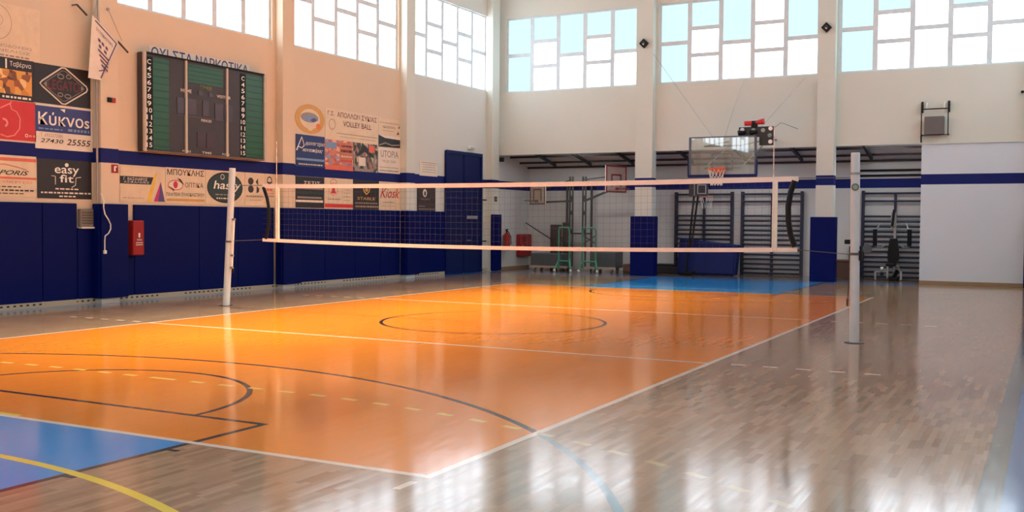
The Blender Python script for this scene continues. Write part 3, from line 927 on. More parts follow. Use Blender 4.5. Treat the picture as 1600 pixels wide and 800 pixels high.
# ------------------------------------------------------------------ scoreboard
def scoreboard():
    X1 = -3.55
    root = thing('scoreboard', 'large dark green electronic scoreboard high on the left wall', 'scoreboard', (XL, 10.97, 2.97))
    MB().rbox(XL + 0.02, X1 - 0.02, 9.18, 12.74, 2.97, 4.94, 0.01, 1).build('cabinet', mat('scoreboard_dark_grey', (58, 52, 56), 0.5), root)
    for y0, y1 in ((9.18, 9.235), (12.68, 12.75)):
        MB().box(X1 - 0.03, X1 + 0.02, y0, y1, 2.97, 4.94).build('side_rail', mat('aluminium_frame', (196, 186, 172), 0.5), root)
    MB().box(X1 - 0.03, X1 + 0.02, 9.235, 12.68, 2.965, 2.995).build('bottom_rail', mat('scoreboard_brown_rail', (120, 92, 74), 0.5), root)
    MB().box(X1 - 0.03, X1 + 0.02, 9.235, 12.68, 4.915, 4.945).build('top_rail', BLACK, root)
    for yy in (10.31, 11.505):
        MB().box(X1 - 0.02, X1 + 0.012, yy - 0.025, yy + 0.025, 2.995, 4.915).build('divider', mat('aluminium_frame', (196, 186, 172), 0.5), root)
    G = mat('scoreboard_green', (30, 84, 50), 0.35)
    G2 = mat('scoreboard_green_line', (20, 58, 36), 0.4)
    D = mat('digit_window', (66, 44, 50), 0.3)
    for (y0, y1) in ((9.43, 9.85), (12.1, 12.66)):
        g = MB().box(X1 - 0.021, X1 - 0.012, y0, y1, 3.02, 4.86).build('player_panel', G, root)
        lines = MB()
        for k in range(13):
            z = 3.08 + k * 0.14
            lines.box(X1 - 0.012, X1 - 0.009, y0, y1, z, z + 0.02)
        lines.build('row_line', G2, g)
    g = MB().box(X1 - 0.021, X1 - 0.012, 10.37, 11.38, 4.48, 4.86).build('team_panel', G, root)
    ln = MB()
    for k in range(4):
        ln.box(X1 - 0.012, X1 - 0.009, 10.37, 11.38, 4.54 + k * 0.09, 4.555 + k * 0.09)
    ln.build('row_line', G2, g)
    for (y0, y1, z0, z1) in ((10.07, 10.29, 3.8, 4.14), (10.345, 10.6, 3.8, 4.14), (10.79, 10.96, 3.82, 4.14), (11.15, 11.4, 3.75, 4.12), (11.43, 11.48, 3.75, 4.12), (11.54, 11.68, 3.75, 4.12), (10.63, 10.86, 3.14, 3.46), (10.9, 11.14, 3.14, 3.46), (10.67, 10.79, 4.24, 4.34), (10.97, 11.09, 4.24, 4.34)):
        MB().box(X1 - 0.021, X1 - 0.01, y0, y1, z0, z1).build('digit_window', D, root)
    MB().box(X1 - 0.021, X1 - 0.014, 10.08, 11.6, 3.765, 3.78).build('rule', mat('scoreboard_rule', (90, 84, 88)), root)

    def lettering(s, y0, y1, z0, z1, m, mb=None, x=X1 - 0.008):
        vs, fs = text_geo(s, True)
        q = mb or MB()
        q.add([(x, y0 + a * (y1 - y0), z0 + c * (z1 - z0)) for a, c in vs], fs)
        return q
    for (y0, y1) in ((9.245, 9.42), (11.93, 12.09)):
        st = MB().box(X1 - 0.021, X1 - 0.012, y0, y1, 3.02, 4.86).build('number_strip', BLACK, root)
        q = MB()
        for k, s in enumerate(['C', '4', '5', '6', '7', '8', '9', '10', '11', '12', '13', '14', '15']):
            z = 4.71 - k * 0.138
            yy = (y0 + y1) / 2
            wd = 0.05 if len(s) == 1 else 0.07
            lettering(s, yy - wd, yy + wd, z, z + 0.095, None, q, X1 - 0.010)
        q.build('player_number', PR['bright'], st)
    q = MB()
    for s, a, c_, z0, z1 in (('HOME', 10.17, 10.47, 4.255, 4.33), ('VISITOR', 11.2, 11.62, 4.245, 4.31), ('PERIOD', 10.74, 11.04, 3.69, 3.745), ('FOULS', 10.21, 10.44, 3.015, 3.06), ('TIME', 10.76, 11.04, 3.015, 3.06), ('FOULS', 11.36, 11.58, 3.015, 3.06)):
        lettering(s, a, c_, z0, z1, None, q)
    q.build('lettering', PR['white'], root)
    lettering('TIMER', 10.7, 11.06, 4.37, 4.45, None).build('maker_lettering', mat('dull_olive_lettering', (120, 128, 84)), root)


scoreboard()

# ------------------------------------------------------------------ pillar with pennant, added conduit and small fittings
r = thing('pennant', 'white pentagonal club pennant with blue border hanging from the left pillar', 'pennant', (-3.5, 8.1, 4.23))
pts = [(7.92, 5.42), (8.0, 5.37), (8.52, 4.98), (8.1, 4.23), (7.82, 4.24)]
fl = MB()
n = len(pts)
fl.add([(-3.505, *q) for q in pts] + [(-3.495, *q) for q in pts], [tuple(range(n)), tuple(range(2 * n - 1, n - 1, -1))] + [(k, (k + 1) % n, n + (k + 1) % n, n + k) for k in range(n)])
fl.build('cloth', PR['white'], r)
bdm = mat('pennant_border', (92, 84, 130), 0.6)
MB().tube([(-3.49, 7.98, 5.33), (-3.49, 8.47, 4.97), (-3.49, 8.1, 4.27)], 0.012, 6).build('border', bdm, r)
e = MB()
du, dz = 0.8, -0.6       # along the slanted top edge


def pen(a, c):
    return (-3.4915, 8.02 + du * a - 0.0 * c, 5.04 + dz * a - c)


for k in range(4):
    c = 0.2 + 0.075 * k
    a0, a1 = 0.03 + 0.03 * k, 0.33 - 0.01 * k
    e.add([pen(a0, c), pen(a1, c), pen(a1, c + 0.042), pen(a0, c + 0.042)], [(0, 1, 2, 3)])
for a0, c in ((0.03, 0.0), (0.13, 0.0), (0.24, 0.0), (0.05, 0.1), (0.2, 0.1)):
    e.add([pen(a0, c), pen(a0 + 0.07, c), pen(a0 + 0.07, c + 0.06), pen(a0, c + 0.06)], [(0, 1, 2, 3)])
e.tube([(-3.49, 8.2, 4.5), (-3.49, 8.16, 4.42), (-3.49, 8.06, 4.4)], 0.01, 6)
e.build('emblem', mat('pennant_emblem', (110, 74, 104), 0.6), r)
vs, fs = text_geo('ΞΥΛΟΚΑΣΤΡΟ', True)
MB().add([(-3.49, 8.0 + a * 0.38, 5.16 - a * 0.28 + c * 0.06) for a, c in vs], fs).build('lettering', mat('pennant_emblem', (110, 74, 104)), r)
for (a, c, lab) in (((7.68, 5.58), (7.9, 5.42), 'short dark rod holding the upper left corner of the pennant'), ((8.6, 5.06), (8.86, 4.87), 'short dark rod on the wall right of the pennant')):
    o = MB().tube([(-3.62, *a), (-3.62, *c)], 0.018, 8).tube([(-3.62, *a), (XL, *a)], 0.012, 6).build('flag_rod', mat('dark_brown_rod', (70, 52, 46), 0.5), origin=(-3.62, *a))
    tag(o, lab, 'rod')
o = MB().tube([(-3.515, 8.3, 5.6), (-3.515, 8.62, 5.05)], 0.004, 6).disc((-3.52, 8.3, 5.6), (1, 0, 0), 0.03, th=0.02).build('guy_wire', STEEL, origin=(-3.53, 8.3, 5.6))
tag(o, 'thin wire from the left pillar down to the dark rod', 'wire')
r = thing('wall_conduit', 'pale vertical conduit with dangling cable on the left pillar', 'conduit', (-3.7, 8.08, 1.0))
MB().tube([(-3.6, 8.095, 1.9), (-3.6, 8.095, ZC)], 0.02, 8).build('pipe', mat('conduit_grey', (178, 166, 156), 0.5), r)  # pale pipe added in place of the pillar's grey-white lit side
MB().tube([(-3.5, 8.09, 2.1), (-3.44, 8.1, 1.95), (-3.44, 8.1, 1.82), (-3.44, 8.13, 1.7), (-3.43, 8.2, 1.6), (-3.43, 8.25, 1.51), (-3.43, 8.25, 1.42), (-3.43, 8.2, 1.34), (-3.44, 8.13, 1.29), (-3.44, 8.12, 1.2), (-3.44, 8.12, 1.0)], 0.012, 8).build('cable', WHITE, r)
MB().rbox(-3.46, -3.41, 8.09, 8.15, 0.95, 1.02, 0.008, 1).build('plug', WHITE, r)
r = thing('vent_box', 'small grey vent box set between the navy pads near the left pillar', 'vent', (XL, 7.92, 1.45))
MB().rbox(XL, -3.66, 7.76, 8.09, 1.46, 1.8, 0.01, 1).build('housing', mat('vent_grey', (128, 122, 112), 0.6), r)
q = MB()
for k in range(5):
    q.box(-3.66, -3.65, 7.79, 8.06, 1.52 + k * 0.05, 1.54 + k * 0.05)
q.build('louvre', mat('vent_dark', (84, 80, 76)), r)
MB().box(XL, -3.63, 7.76, 8.09, 1.43, 1.46).build('sill', WHITE, r)
r = thing('extinguisher_cabinet', 'tall red extinguisher cabinet between navy pads below the fire sign', 'extinguisher cabinet', (XL, 9.05, 0.9))
MB().rbox(-3.69, -3.48, 8.84, 9.12, 0.9, 1.59, 0.025, 2).build('cabinet', RED, r)
vs, fs = text_geo('FIRE', True)
q = MB().add([(-3.475, 8.93 + a * 0.12, 1.19 + c * 0.03) for a, c in vs], fs)
q.box(-3.477, -3.474, 8.965, 9.005, 1.25, 1.34).box(-3.477, -3.474, 8.9, 9.07, 1.14, 1.155).box(-3.477, -3.474, 8.9, 9.07, 1.1, 1.115)
q.build('lettering', PR['bright'], r)
r = thing('fire_sign', 'small red square fire extinguisher sign above the navy pad', 'sign', (-3.53, 8.42, 2.5))
MB().box(-3.53, -3.523, 8.36, 8.52, 2.5, 2.66).build('plate', RED, r)
MB().box(-3.523, -3.52, 8.42, 8.455, 2.53, 2.61).box(-3.523, -3.52, 8.425, 8.49, 2.61, 2.63).build('pictogram', PR['bright'], r)
r = thing('alarm_box', 'tiny red and black alarm box on the left pillar below the pennant', 'alarm box', (-3.53, 8.36, 3.84))
MB().rbox(-3.53, -3.49, 8.36, 8.45, 3.84, 3.93, 0.006, 1).build('call_point', mat('alarm_red', (170, 50, 46)), r)
MB().rbox(-3.53, -3.49, 8.27, 8.355, 3.84, 3.93, 0.006, 1).build('sounder', BLACK, r)
r = thing('emergency_light', 'small pale emergency light on the wall above the navy door', 'light', (XL, 22.42, 3.86))
MB().rbox(XL, XL + 0.08, 22.24, 22.6, 3.86, 3.96, 0.015, 2).build('housing', WHITE, r)
MB().box(XL + 0.08, XL + 0.085, 22.28, 22.56, 3.88, 3.93).build('diffuser', mat('dull_diffuser', (170, 168, 160)), r)
r = thing('exit_sign', 'small dark sign plate on the corner pillar above its navy pad', 'sign', (-3.53, 23.68, 2.26))
MB().box(-3.53, -3.515, 23.6, 23.76, 2.26, 2.42).build('plate', mat('sign_brown', (70, 56, 50)), r)
MB().box(-3.515, -3.512, 23.64, 23.72, 2.31, 2.37).build('pictogram', PR['grey'], r)
r = thing('corner_loudspeaker', 'small dark loudspeaker at the top of the alcove opening by the corner', 'loudspeaker', (-3.5, 24.0, 3.58))
MB().rbox(-3.53, -3.4, 23.9, 24.02, 3.56, 3.7, 0.01, 1).build('cabinet', BLACK, r)
MB().disc((-3.395, 23.96, 3.63), (1, 0, 0), 0.04, th=0.01).build('grille', mat('dark_grille', (60, 58, 58)), r)
for x, z, lab in ((1.46, 7.0, 'black diamond shaped speaker on the back pillar left of the hoop cables'), (6.81, 7.04, 'black diamond shaped speaker high on the back pillar behind the right net post')):
    r = thing('diamond_speaker', lab, 'loudspeaker', (x, 23.86, z), 'black speakers on the back pillars')
    M = Matrix.Translation((x, 23.81, z)) @ Matrix.Rotation(math.radians(45), 4, 'Y')
    MB().obox(M, 0.2, 0.1, 0.2).build('cabinet', BLACK, r)
    M2 = Matrix.Translation((x, 23.757, z)) @ Matrix.Rotation(math.radians(45), 4, 'Y')
    MB().obox(M2, 0.1, 0.012, 0.1).build('grille', mat('dark_grille', (60, 58, 58)), r)
    MB().obox(Matrix.Translation((x, 23.748, z - 0.03)) @ Matrix.Rotation(math.radians(45), 4, 'Y'), 0.045, 0.012, 0.03).build('badge', WHITE, r)

# ------------------------------------------------------------------ volleyball net
POST = mat('white_post_paint', (200, 208, 216), 0.35)
ROPE = mat('grey_rope', (96, 90, 88), 0.7)
TAPE = mat('net_tape', (240, 224, 216), 0.6)


def sag(x, z, d):
    t = (x + 0.33) / 9.65
    return z - d * 4 * t * (1 - t)


net = thing('volleyball_net', 'volleyball net with pale tapes stretched across the orange court', 'net', (4.5, 9.0, 1.2))
xs = [-0.33 + 9.65 * k / 40 for k in range(41)]


def tape(z, d, h, x0=None):
    b = MB()
    vs = []
    for x in xs:
        zc = sag(x, z, d)
        for dy in (-0.006, 0.006):
            vs += [(x, 9 + dy, zc - h / 2), (x, 9 + dy, zc + h / 2)]
    fs = []
    for i in range(len(xs) - 1):
        a, c = i * 4, (i + 1) * 4
        fs += [(a, c, c + 1, a + 1), (a + 2, a + 3, c + 3, c + 2), (a + 1, c + 1, c + 3, a + 3), (a, a + 2, c + 2, c)]
    fs += [(0, 1, 3, 2), tuple(len(vs) - 4 + q for q in (0, 2, 3, 1))]
    return b.add(vs, fs)


tape(2.235, 0.035, 0.07).build('top_tape', TAPE, net)
tape(1.25, 0.06, 0.06).build('bottom_tape', TAPE, net)
mesh = MB()
t_ = 0.0011
for k in range(1, 10):
    f = k / 10
    for i in range(len(xs) - 1):
        za = sag(xs[i], 2.235, 0.035) * (1 - f) + sag(xs[i], 1.25, 0.06) * f
        zb = sag(xs[i + 1], 2.235, 0.035) * (1 - f) + sag(xs[i + 1], 1.25, 0.06) * f
        mesh.add([(xs[i], 9, za - t_), (xs[i + 1], 9, zb - t_), (xs[i + 1], 9, zb + t_), (xs[i], 9, za + t_)], [(0, 1, 2, 3)])
for k in range(1, 96):
    x = -0.33 + k * 9.65 / 96
    mesh.add([(x - t_, 9, sag(x, 1.25, 0.06)), (x + t_, 9, sag(x, 1.25, 0.06)), (x + t_, 9, sag(x, 2.235, 0.035)), (x - t_, 9, sag(x, 2.235, 0.035))], [(0, 1, 2, 3)])
mesh.build('mesh', mat('net_cord', (92, 86, 86), 0.8), net)
for x, lean in ((0.0, 0.02), (9.0, 0.0)):
    MB().box(x - 0.035 + lean, x + 0.035 + lean, 8.985, 9.015, 1.22, 2.23).build('side_band', mat('side_band_white', (240, 232, 218), 0.6), net)
PK = [(-0.31, 2.21, -0.04), (-0.22, 2.0, 0), (-0.175, 1.77, 0), (-0.19, 1.5, 0), (-0.25, 1.27, 0)]
MB().tube([(a, 9.0, c) for a, c, _ in PK], 0.03, 10).build('end_roll', BLACK, net, smooth=True)
MB().tube([(9.27, 9.0, 2.21), (9.215, 9.0, 2.05), (9.185, 9.0, 1.85), (9.19, 9.0, 1.65), (9.225, 9.0, 1.45), (9.285, 9.0, 1.29)], 0.04, 10).build('end_roll', BLACK, net, smooth=True)
MB().tube([(-0.33, 9, 2.245), (-1.01, 9, 2.25)], 0.006, 6).build('cable', ROPE, net)
MB().tube([(9.32, 9, 2.245), (10.01, 9, 2.24)], 0.006, 6).build('cable', ROPE, net)
MB().tube([(-0.33, 9, 1.25), (-1.065, 9, 1.22)], 0.005, 6).build('tension_rope', ROPE, net)
MB().tube([(9.32, 9, 1.25), (10.01, 9, 1.2)], 0.005, 6).build('tension_rope', ROPE, net)
for x, lab in ((0.02, 'thin white antenna standing above the left side of the net'), (8.98, 'thin white and pink antenna standing above the right side of the net')):
    r = thing('net_antenna', lab, 'antenna', (x, 8.975, 1.22), 'antennas of the volleyball net')
    MB().tube([(x, 8.975, 1.22), (x, 8.975, 3.03)], 0.006, 8).build('rod', WHITE, r)
    q = MB()
    for k in range(5):
        q.tube([(x, 8.975, 2.3 + k * 0.155), (x, 8.975, 2.37 + k * 0.155)], 0.0075, 8)
    q.build('red_bands', mat('faded_red_band', (222, 172, 160)), r)


def net_post(xb, xt, label, right):
    r = thing('net_post', label, 'net post', (xb, 9.0, 0.0), 'white posts of the volleyball net')
    a, t = Vector((xb, 9.0, 0.0)), Vector((xt, 9.0, 2.56))

    def P(z, dx=0.0, dy=0.0):
        q = a + (t - a) * (z / 2.56)
        return (q.x + dx, 9.0 + dy, z)
    R = 0.06
    MB().tube([P(0), P(1.2)], R + 0.004, 28).build('lower_tube', POST, r, smooth=True)
    MB().tube([P(1.2), P(2.56)], R, 28).build('upper_tube', POST, r, smooth=True)
    MB().tube([P(1.19), P(1.225)], R + 0.012, 24).build('clamp_ring', mat('clamp_grey', (92, 90, 92), 0.4), r)
    MB().tube([P(2.56), P(2.575)], R - 0.004, 24).build('top_cap', WHITE, r)
    MB().disc((xb, 9.0, 0.004), (0, 0, 1), 0.13, th=0.008, n=30).build('floor_socket', mat('socket_dark', (52, 48, 48), 0.4), r)
    return r, P


r, P = net_post(10.1, 10.075, 'white net post at the right of the court, nearest to the camera', True)
dv = Vector((CX - 10.1, CY - 9.0, 0)).normalized()
c0 = Vector(P(2.11)) + dv * 0.064
MB().disc(c0, dv, 0.05, th=0.02).build('pulley_rim', mat('pulley_grey', (96, 106, 100), 0.4), r)
MB().disc(c0 + dv * 0.008, dv, 0.032, th=0.016).build('pulley_hub', mat('pulley_green', (140, 160, 140), 0.4), r)
MB().tube([P(2.28), P(2.31)], 0.066, 24).build('cable_collar', STEEL, r)
MB().box(10.02 - 0.06, 10.04, 8.98, 9.02, 1.34, 1.4).tube([(9.98, 9, 1.37), (9.955, 9, 1.37)], 0.03, 10).build('winch_knob', BLACK, r)
MB().tube([(10.02, 8.96, 1.2), (10.03, 8.95, 1.0), (10.01, 8.95, 0.55)], 0.006, 6).tube([(10.01, 8.95, 0.6), (10.01, 8.95, 0.5)], 0.013, 8).build('rope_tail', mat('dark_rope', (66, 58, 56), 0.7), r)
MB().box(10.14, 10.19, 8.97, 9.02, 1.12, 1.25).build('cleat', BLACK, r)
r, P = net_post(-1.22, -1.06, 'white net post at the left of the court, leaning slightly inward', False)
MB().bar(P(0.72, 0.08), P(1.62, 0.08), 0.035, 0.05).build('tension_rail', WHITE, r)
q = MB()
for z in (0.72, 0.95, 1.62):
    q.bar(P(z, 0.04), P(z, 0.12), 0.04)
q.build('rail_bracket', STEEL, r)
MB().tube([P(0.7, 0.13), P(0.62, 0.13)], 0.02, 8).build('winch_knob', BLACK, r)


# ------------------------------------------------------------------ main basketball hoop
def main_hoop():
    yb, x0, x1, z0, z1 = 21.8, 3.6, 5.4, 2.9, 3.95
    r = thing('basketball_hoop', 'glass basketball backboard with orange rim hung before the back wall', 'basketball hoop', (4.5, 24.1, 3.8))
    gm = bpy.data.materials.new('backboard_glass')
    gm.use_nodes = True
    nt = N.nt = gm.node_tree
    nt.nodes.clear()
    o_ = nt.nodes.new('ShaderNodeOutputMaterial')
    tr = node('ShaderNodeBsdfTransparent', Color=(0.9, 0.95, 0.95, 1))
    gl = node('ShaderNodeBsdfGlossy', Color=(1, 1, 1, 1), Roughness=0.015)
    df = node('ShaderNodeBsdfDiffuse', Color=lin((214, 226, 226)))
    ns = node('ShaderNodeTexNoise', Scale=2.5)
    m1 = nt.nodes.new('ShaderNodeMixShader')
    m2 = nt.nodes.new('ShaderNodeMixShader')
    nt.links.new((N(ns.outputs[0]) * 0.1 + 0.06).s, m1.inputs[0])
    nt.links.new(tr.outputs[0], m1.inputs[1])
    nt.links.new(df.outputs[0], m1.inputs[2])
    fr_ = node('ShaderNodeFresnel', IOR=1.5)
    nt.links.new((N(fr_.outputs[0]) * 1.6 + 0.02).s, m2.inputs[0])
    nt.links.new(m1.outputs[0], m2.inputs[1])
    nt.links.new(gl.outputs[0], m2.inputs[2])
    nt.links.new(m2.outputs[0], o_.inputs[0])
    MB().box(x0 + 0.02, x1 - 0.02, yb - 0.008, yb + 0.008, z0 + 0.02, z1 - 0.02).build('glass_board', gm, r)
    fr = MB()
    fr.box(x0 - 0.03, x0 + 0.02, yb - 0.03, yb + 0.03, z0, z1).box(x1 - 0.02, x1 + 0.03, yb - 0.03, yb + 0.03, z0, z1).box(x0, x1, yb - 0.03, yb + 0.03, z1 - 0.02, z1 + 0.01)
    fr.build('board_frame', mat('frame_steel_blue', (84, 92, 110), 0.4, 0.4), r)
    MB().box(x0 - 0.05, x1 + 0.05, yb - 0.04, yb + 0.04, z0 - 0.05, z0 + 0.03).box(x0 - 0.06, x0 - 0.02, yb - 0.035, yb + 0.035, z0, z0 + 0.42).box(x1 + 0.02, x1 + 0.06, yb - 0.035, yb + 0.035, z0, z0 + 0.42).build('edge_padding', NAVY2, r)
    sq = MB()
    a0, a1, s0, s1 = 4.205, 4.795, 3.05, 3.5
    for b_ in ((a0, a1, s1 - 0.03, s1), (a0, a1, s0, s0 + 0.03), (a0, a0 + 0.03, s0, s1), (a1 - 0.03, a1, s0, s1)):
        sq.box(b_[0], b_[1], yb - 0.012, yb - 0.009, b_[2], b_[3])
    sq.build('target_square', mat('target_grey', (110, 114, 116), 0.5), r)
    cy = yb - 0.38
    pts = [(4.46 + 0.23 * math.cos(2 * PI * k / 28), cy + 0.23 * math.sin(2 * PI * k / 28), 3.06) for k in range(28)]
    rim = MB().tube(pts, 0.018, 8, closed=True)
    rim.box(4.36, 4.56, yb - 0.16, yb - 0.01, 3.0, 3.08)
    OR = mat('rim_orange', (232, 92, 40), 0.4)
    rm = rim.build('rim', OR, r, smooth=True)
    MB().bar((4.3, cy - 0.02, 3.045), (4.38, yb - 0.02, 2.98), 0.03).bar((4.62, cy - 0.02, 3.045), (4.54, yb - 0.02, 2.98), 0.03).box(4.33, 4.59, yb - 0.03, yb - 0.008, 2.94, 3.12).build('rim_bracket', OR, rm)
    nm = MB()
    K = 12
    rows = [(0.225, 3.05), (0.19, 2.93), (0.165, 2.8), (0.15, 2.7), (0.155, 2.62)]
    for j in range(len(rows) - 1):
        ra, za = rows[j]
        rb, zb = rows[j + 1]
        for k in range(K):
            for s in (-1, 1):
                p = 2 * PI * (k + 0.5 * (j % 2)) / K
                q_ = 2 * PI * (k + 0.5 * (j % 2) + 0.5 * s) / K
                nm.tube([(4.46 + ra * math.cos(p), cy + ra * math.sin(p), za), (4.46 + rb * math.cos(q_), cy + rb * math.sin(q_), zb)], 0.006 if j < 2 else 0.01, 4)
    nm.build('net', mat('hoop_net_white', (236, 232, 222), 0.8), rm)
    arm = MB()
    for x in (4.0, 5.0):
        arm.bar((x, YB, 4.0), (x, yb + 0.02, 3.7), 0.035)
        arm.bar((x, YB, 3.84), (x, yb + 0.02, 3.1), 0.025)
    arm.bar((4.0, yb + 0.03, 3.1), (5.0, yb + 0.03, 3.1), 0.04).bar((4.0, yb + 0.03, 3.7), (5.0, yb + 0.03, 3.7), 0.04)
    arm.build('support_arm', mat('arm_grey', (128, 130, 130), 0.5), r)
    for a, c in (((1.72, 23.9, 6.7), (4.25, 21.85, 3.9)), ((6.2, YB, 5.75), (5.3, 21.85, 3.92)), ((4.4, YB, 5.8), (4.55, 21.85, 3.95))):
        MB().tube([a, c], 0.006, 6).build('guy_cable', STEEL, r)
    for k, x in enumerate((4.62,)):
        pass
    return r


main_hoop()
r = thing('shot_clock', 'black shot clock panel with round white lamps behind the glass backboard', 'shot clock', (5.38, 21.98, 3.7))
MB().rbox(4.9, 5.84, 21.95, 22.05, 3.93, 4.2, 0.01, 1).rbox(5.46, 5.84, 21.95, 22.05, 3.7, 3.95, 0.01, 1).build('panel', mat('clock_black', (26, 30, 34), 0.4), r)
for (x, z, c) in ((5.76, 4.14, (240, 240, 240)), (5.76, 3.79, (236, 240, 240)), (5.74, 3.96, (120, 140, 136)), (5.56, 4.1, (150, 160, 156)), (5.0, 4.13, (220, 224, 224)), (5.3, 4.11, (150, 160, 160))):
    MB().disc((x, 21.945, z), (0, -1, 0), 0.055, th=0.02).build('lamp', mat('lamp_%d' % c[0], c, 0.3), r)
q = MB()
for x in (4.96, 5.28):
    q.tube([(x - 0.05, 21.85, 4.04), (x + 0.12, 21.93, 4.06)], [0.07, 0.04], 12)
q.build('horn', BLACK, r)
rd = mat('siren_red', (196, 34, 44), 0.35)
MB().tube([(5.06, 21.97, 4.3), (5.26, 21.97, 4.3)], 0.065, 14).build('siren', rd, r, smooth=True)
MB().tube([(5.34, 21.97, 4.31), (5.58, 21.97, 4.34)], [0.05, 0.085], 14).build('siren', rd, r, smooth=True)
MB().rbox(5.24, 5.4, 21.92, 22.04, 4.18, 4.36, 0.015, 1).build('siren_bracket', BLACK, r)
MB().tube([(5.84, 22.0, 4.15), (5.95, 22.3, 4.32), (6.0, YB, 4.3)], 0.01, 6).bar((5.4, 22.05, 4.0), (5.4, YB, 4.0), 0.04).build('mount', mat('arm_grey', (128, 130, 130), 0.5), r)

# ------------------------------------------------------------------ wall bars
BX = [(1.66, 3.5, 'navy wall bars behind the crash mat, leftmost of the three frames', False), (3.83, 5.67, 'middle navy wall bars, seen through the right end of the net', True), (7.46, 9.26, 'navy wall bars behind the exercise machine, rightmost of the three frames', True)]
ZS = [2.52, 2.29, 1.84, 1.69, 1.54, 1.39, 1.25, 1.1, 0.95, 0.8, 0.64, 0.5, 0.35, 0.2, 0.06]
for x0, x1, lab, mid in BX:
    r = thing('wall_bars', lab, 'wall bars', ((x0 + x1) / 2, 26.4, 0), 'wall bars in the alcove')
    for x in (x0, x1):
        MB().box(x - 0.035, x + 0.035, 26.32, 26.5, 0.0, 2.6).build('upright', BARS, r)
    xm = (x0 + x1) / 2
    MB().box(xm - 0.03, xm + 0.03, 26.38, 26.5, 0.0, 2.55).build('middle_upright', BARS, r)
    for z in ZS:
        MB().tube([(x0, 26.38, z), (x1, 26.38, z)], 0.03, 8).build('rung', BARS, r, smooth=True)
for z in (3.05, 3.2):
    o = MB().tube([(7.1, 26.42, z), (9.3, 26.42, z)], 0.03, 8).build('wall_pipe', BLACK, origin=(8.2, 26.42, z))
    tag(o, 'dark horizontal pipe above the blue stripe in the right alcove bay, %s of two' % ('lower' if z < 3.1 else 'upper'), 'pipe', 'dark pipes in the right alcove bay')
o = MB().box(7.1, 7.43, 26.3, 26.5, 0.87, 0.95).box(7.1, 7.16, 26.3, 26.5, 0, 0.87).box(7.37, 7.43, 26.3, 26.5, 0, 0.87).build('wall_shelf', BLACK, origin=(7.3, 26.4, 0))
tag(o, 'low dark shelf left of the rightmost wall bars', 'shelf')
r = thing('wooden_chest', 'low brown wooden chest beside the pillar pad near the right post', 'chest', (7.25, 26.0, 0))
MB().rbox(6.75, 7.4, 25.7, 26.2, 0.02, 0.5, 0.015, 1).build('body', mat('chest_brown', (84, 58, 48), 0.6), r)
MB().rbox(6.73, 7.42, 25.68, 26.22, 0.5, 0.55, 0.01, 1).build('lid', mat('chest_lid_brown', (98, 70, 58), 0.6), r)

# ------------------------------------------------------------------ crash mat and mini hoop
r = thing('crash_mat', 'navy crash mat leaning on its long edge against the wall bars', 'crash mat', (3.08, 25.25, 0))
q = MB()
n0 = [(2.12, 25.1, 0.02), (3.98, 25.1, 0.02), (4.03, 25.25, 0.94), (2.16, 25.25, 1.14)]
n1 = [(a, b_ + 0.3, c) for a, b_, c in n0]
q.add(n0 + n1, [(0, 1, 2, 3), (4, 7, 6, 5), (0, 4, 5, 1), (1, 5, 6, 2), (2, 6, 7, 3), (3, 7, 4, 0)])
cm = q.build('cover', mat('crash_mat_blue', (6, 26, 92), 0.55, var=0.12, scale=3, spec=0.25), r)
bv = cm.modifiers.new('bevel', 'BEVEL')
bv.width = 0.035
bv.segments = 3
MB().tube([(2.2, 25.08, 0.08), (3.92, 25.08, 0.08), (3.96, 25.22, 0.88), (2.22, 25.22, 1.06)], 0.01, 6, closed=True).build('piping', NAVY2, r)
r = thing('mini_basketball_hoop', 'small black basketball board on two slanted poles before the crash mat', 'basketball hoop', (2.55, 24.9, 0))
MB().bar((2.5, 24.95, 0.1), (2.72, 24.95, 2.5), 0.05).bar((2.64, 24.98, 0.9), (2.84, 24.98, 2.5), 0.05).bar((2.57, 24.96, 1.0), (2.72, 24.98, 1.0), 0.04).build('pole', BLACK, r)
MB().rbox(2.4, 2.75, 24.72, 25.06, 0.02, 0.12, 0.02, 1).build('base', BLACK, r)
M = Matrix.Translation((2.86, 24.93, 2.62)) @ Matrix.Rotation(math.radians(12), 4, 'Z')
MB().obox(M, 0.58, 0.05, 0.4).build('backboard', mat('board_black', (30, 32, 40), 0.4), r)
q = MB()
for a in (-0.02, 0.22):
    q.obox(M @ Matrix.Translation((a, -0.03, 0.02)), 0.025, 0.01, 0.26)
for c in (-0.11, 0.15):
    q.obox(M @ Matrix.Translation((0.1, -0.03, c)), 0.26, 0.01, 0.025)
q.obox(M @ Matrix.Translation((-0.12, -0.03, 0)), 0.02, 0.01, 0.36)
q.build('target_square', mat('target_pale', (150, 156, 164), 0.5), r)
MB().tube([(3.18 + 0.2 * math.cos(2 * PI * k / 20), 24.72 + 0.2 * math.sin(2 * PI * k / 20), 2.4) for k in range(20)], 0.014, 6, closed=True).build('rim', mat('rim_pink', (190, 130, 124), 0.5), r)
q = MB()
for k in range(10):
    a, b_ = 2 * PI * k / 10, 2 * PI * (k + 0.5) / 10
    q.tube([(3.18 + 0.2 * math.cos(a), 24.72 + 0.2 * math.sin(a), 2.4), (3.18 + 0.12 * math.cos(b_), 24.72 + 0.12 * math.sin(b_), 2.05)], 0.005, 4)
q.build('net', mat('hoop_net_white', (236, 232, 222)), r)
o = MB().rbox(1.15, 2.05, 25.6, 26.0, 0.0, 0.22, 0.03, 2).rbox(1.25, 1.9, 25.65, 25.95, 0.22, 0.3, 0.03, 2).build('folded_mat', mat('dark_mat', (40, 36, 38), 0.7), origin=(1.6, 25.8, 0))
tag(o, 'low dark folded mat on the floor between pillar pad and crash mat', 'mat')
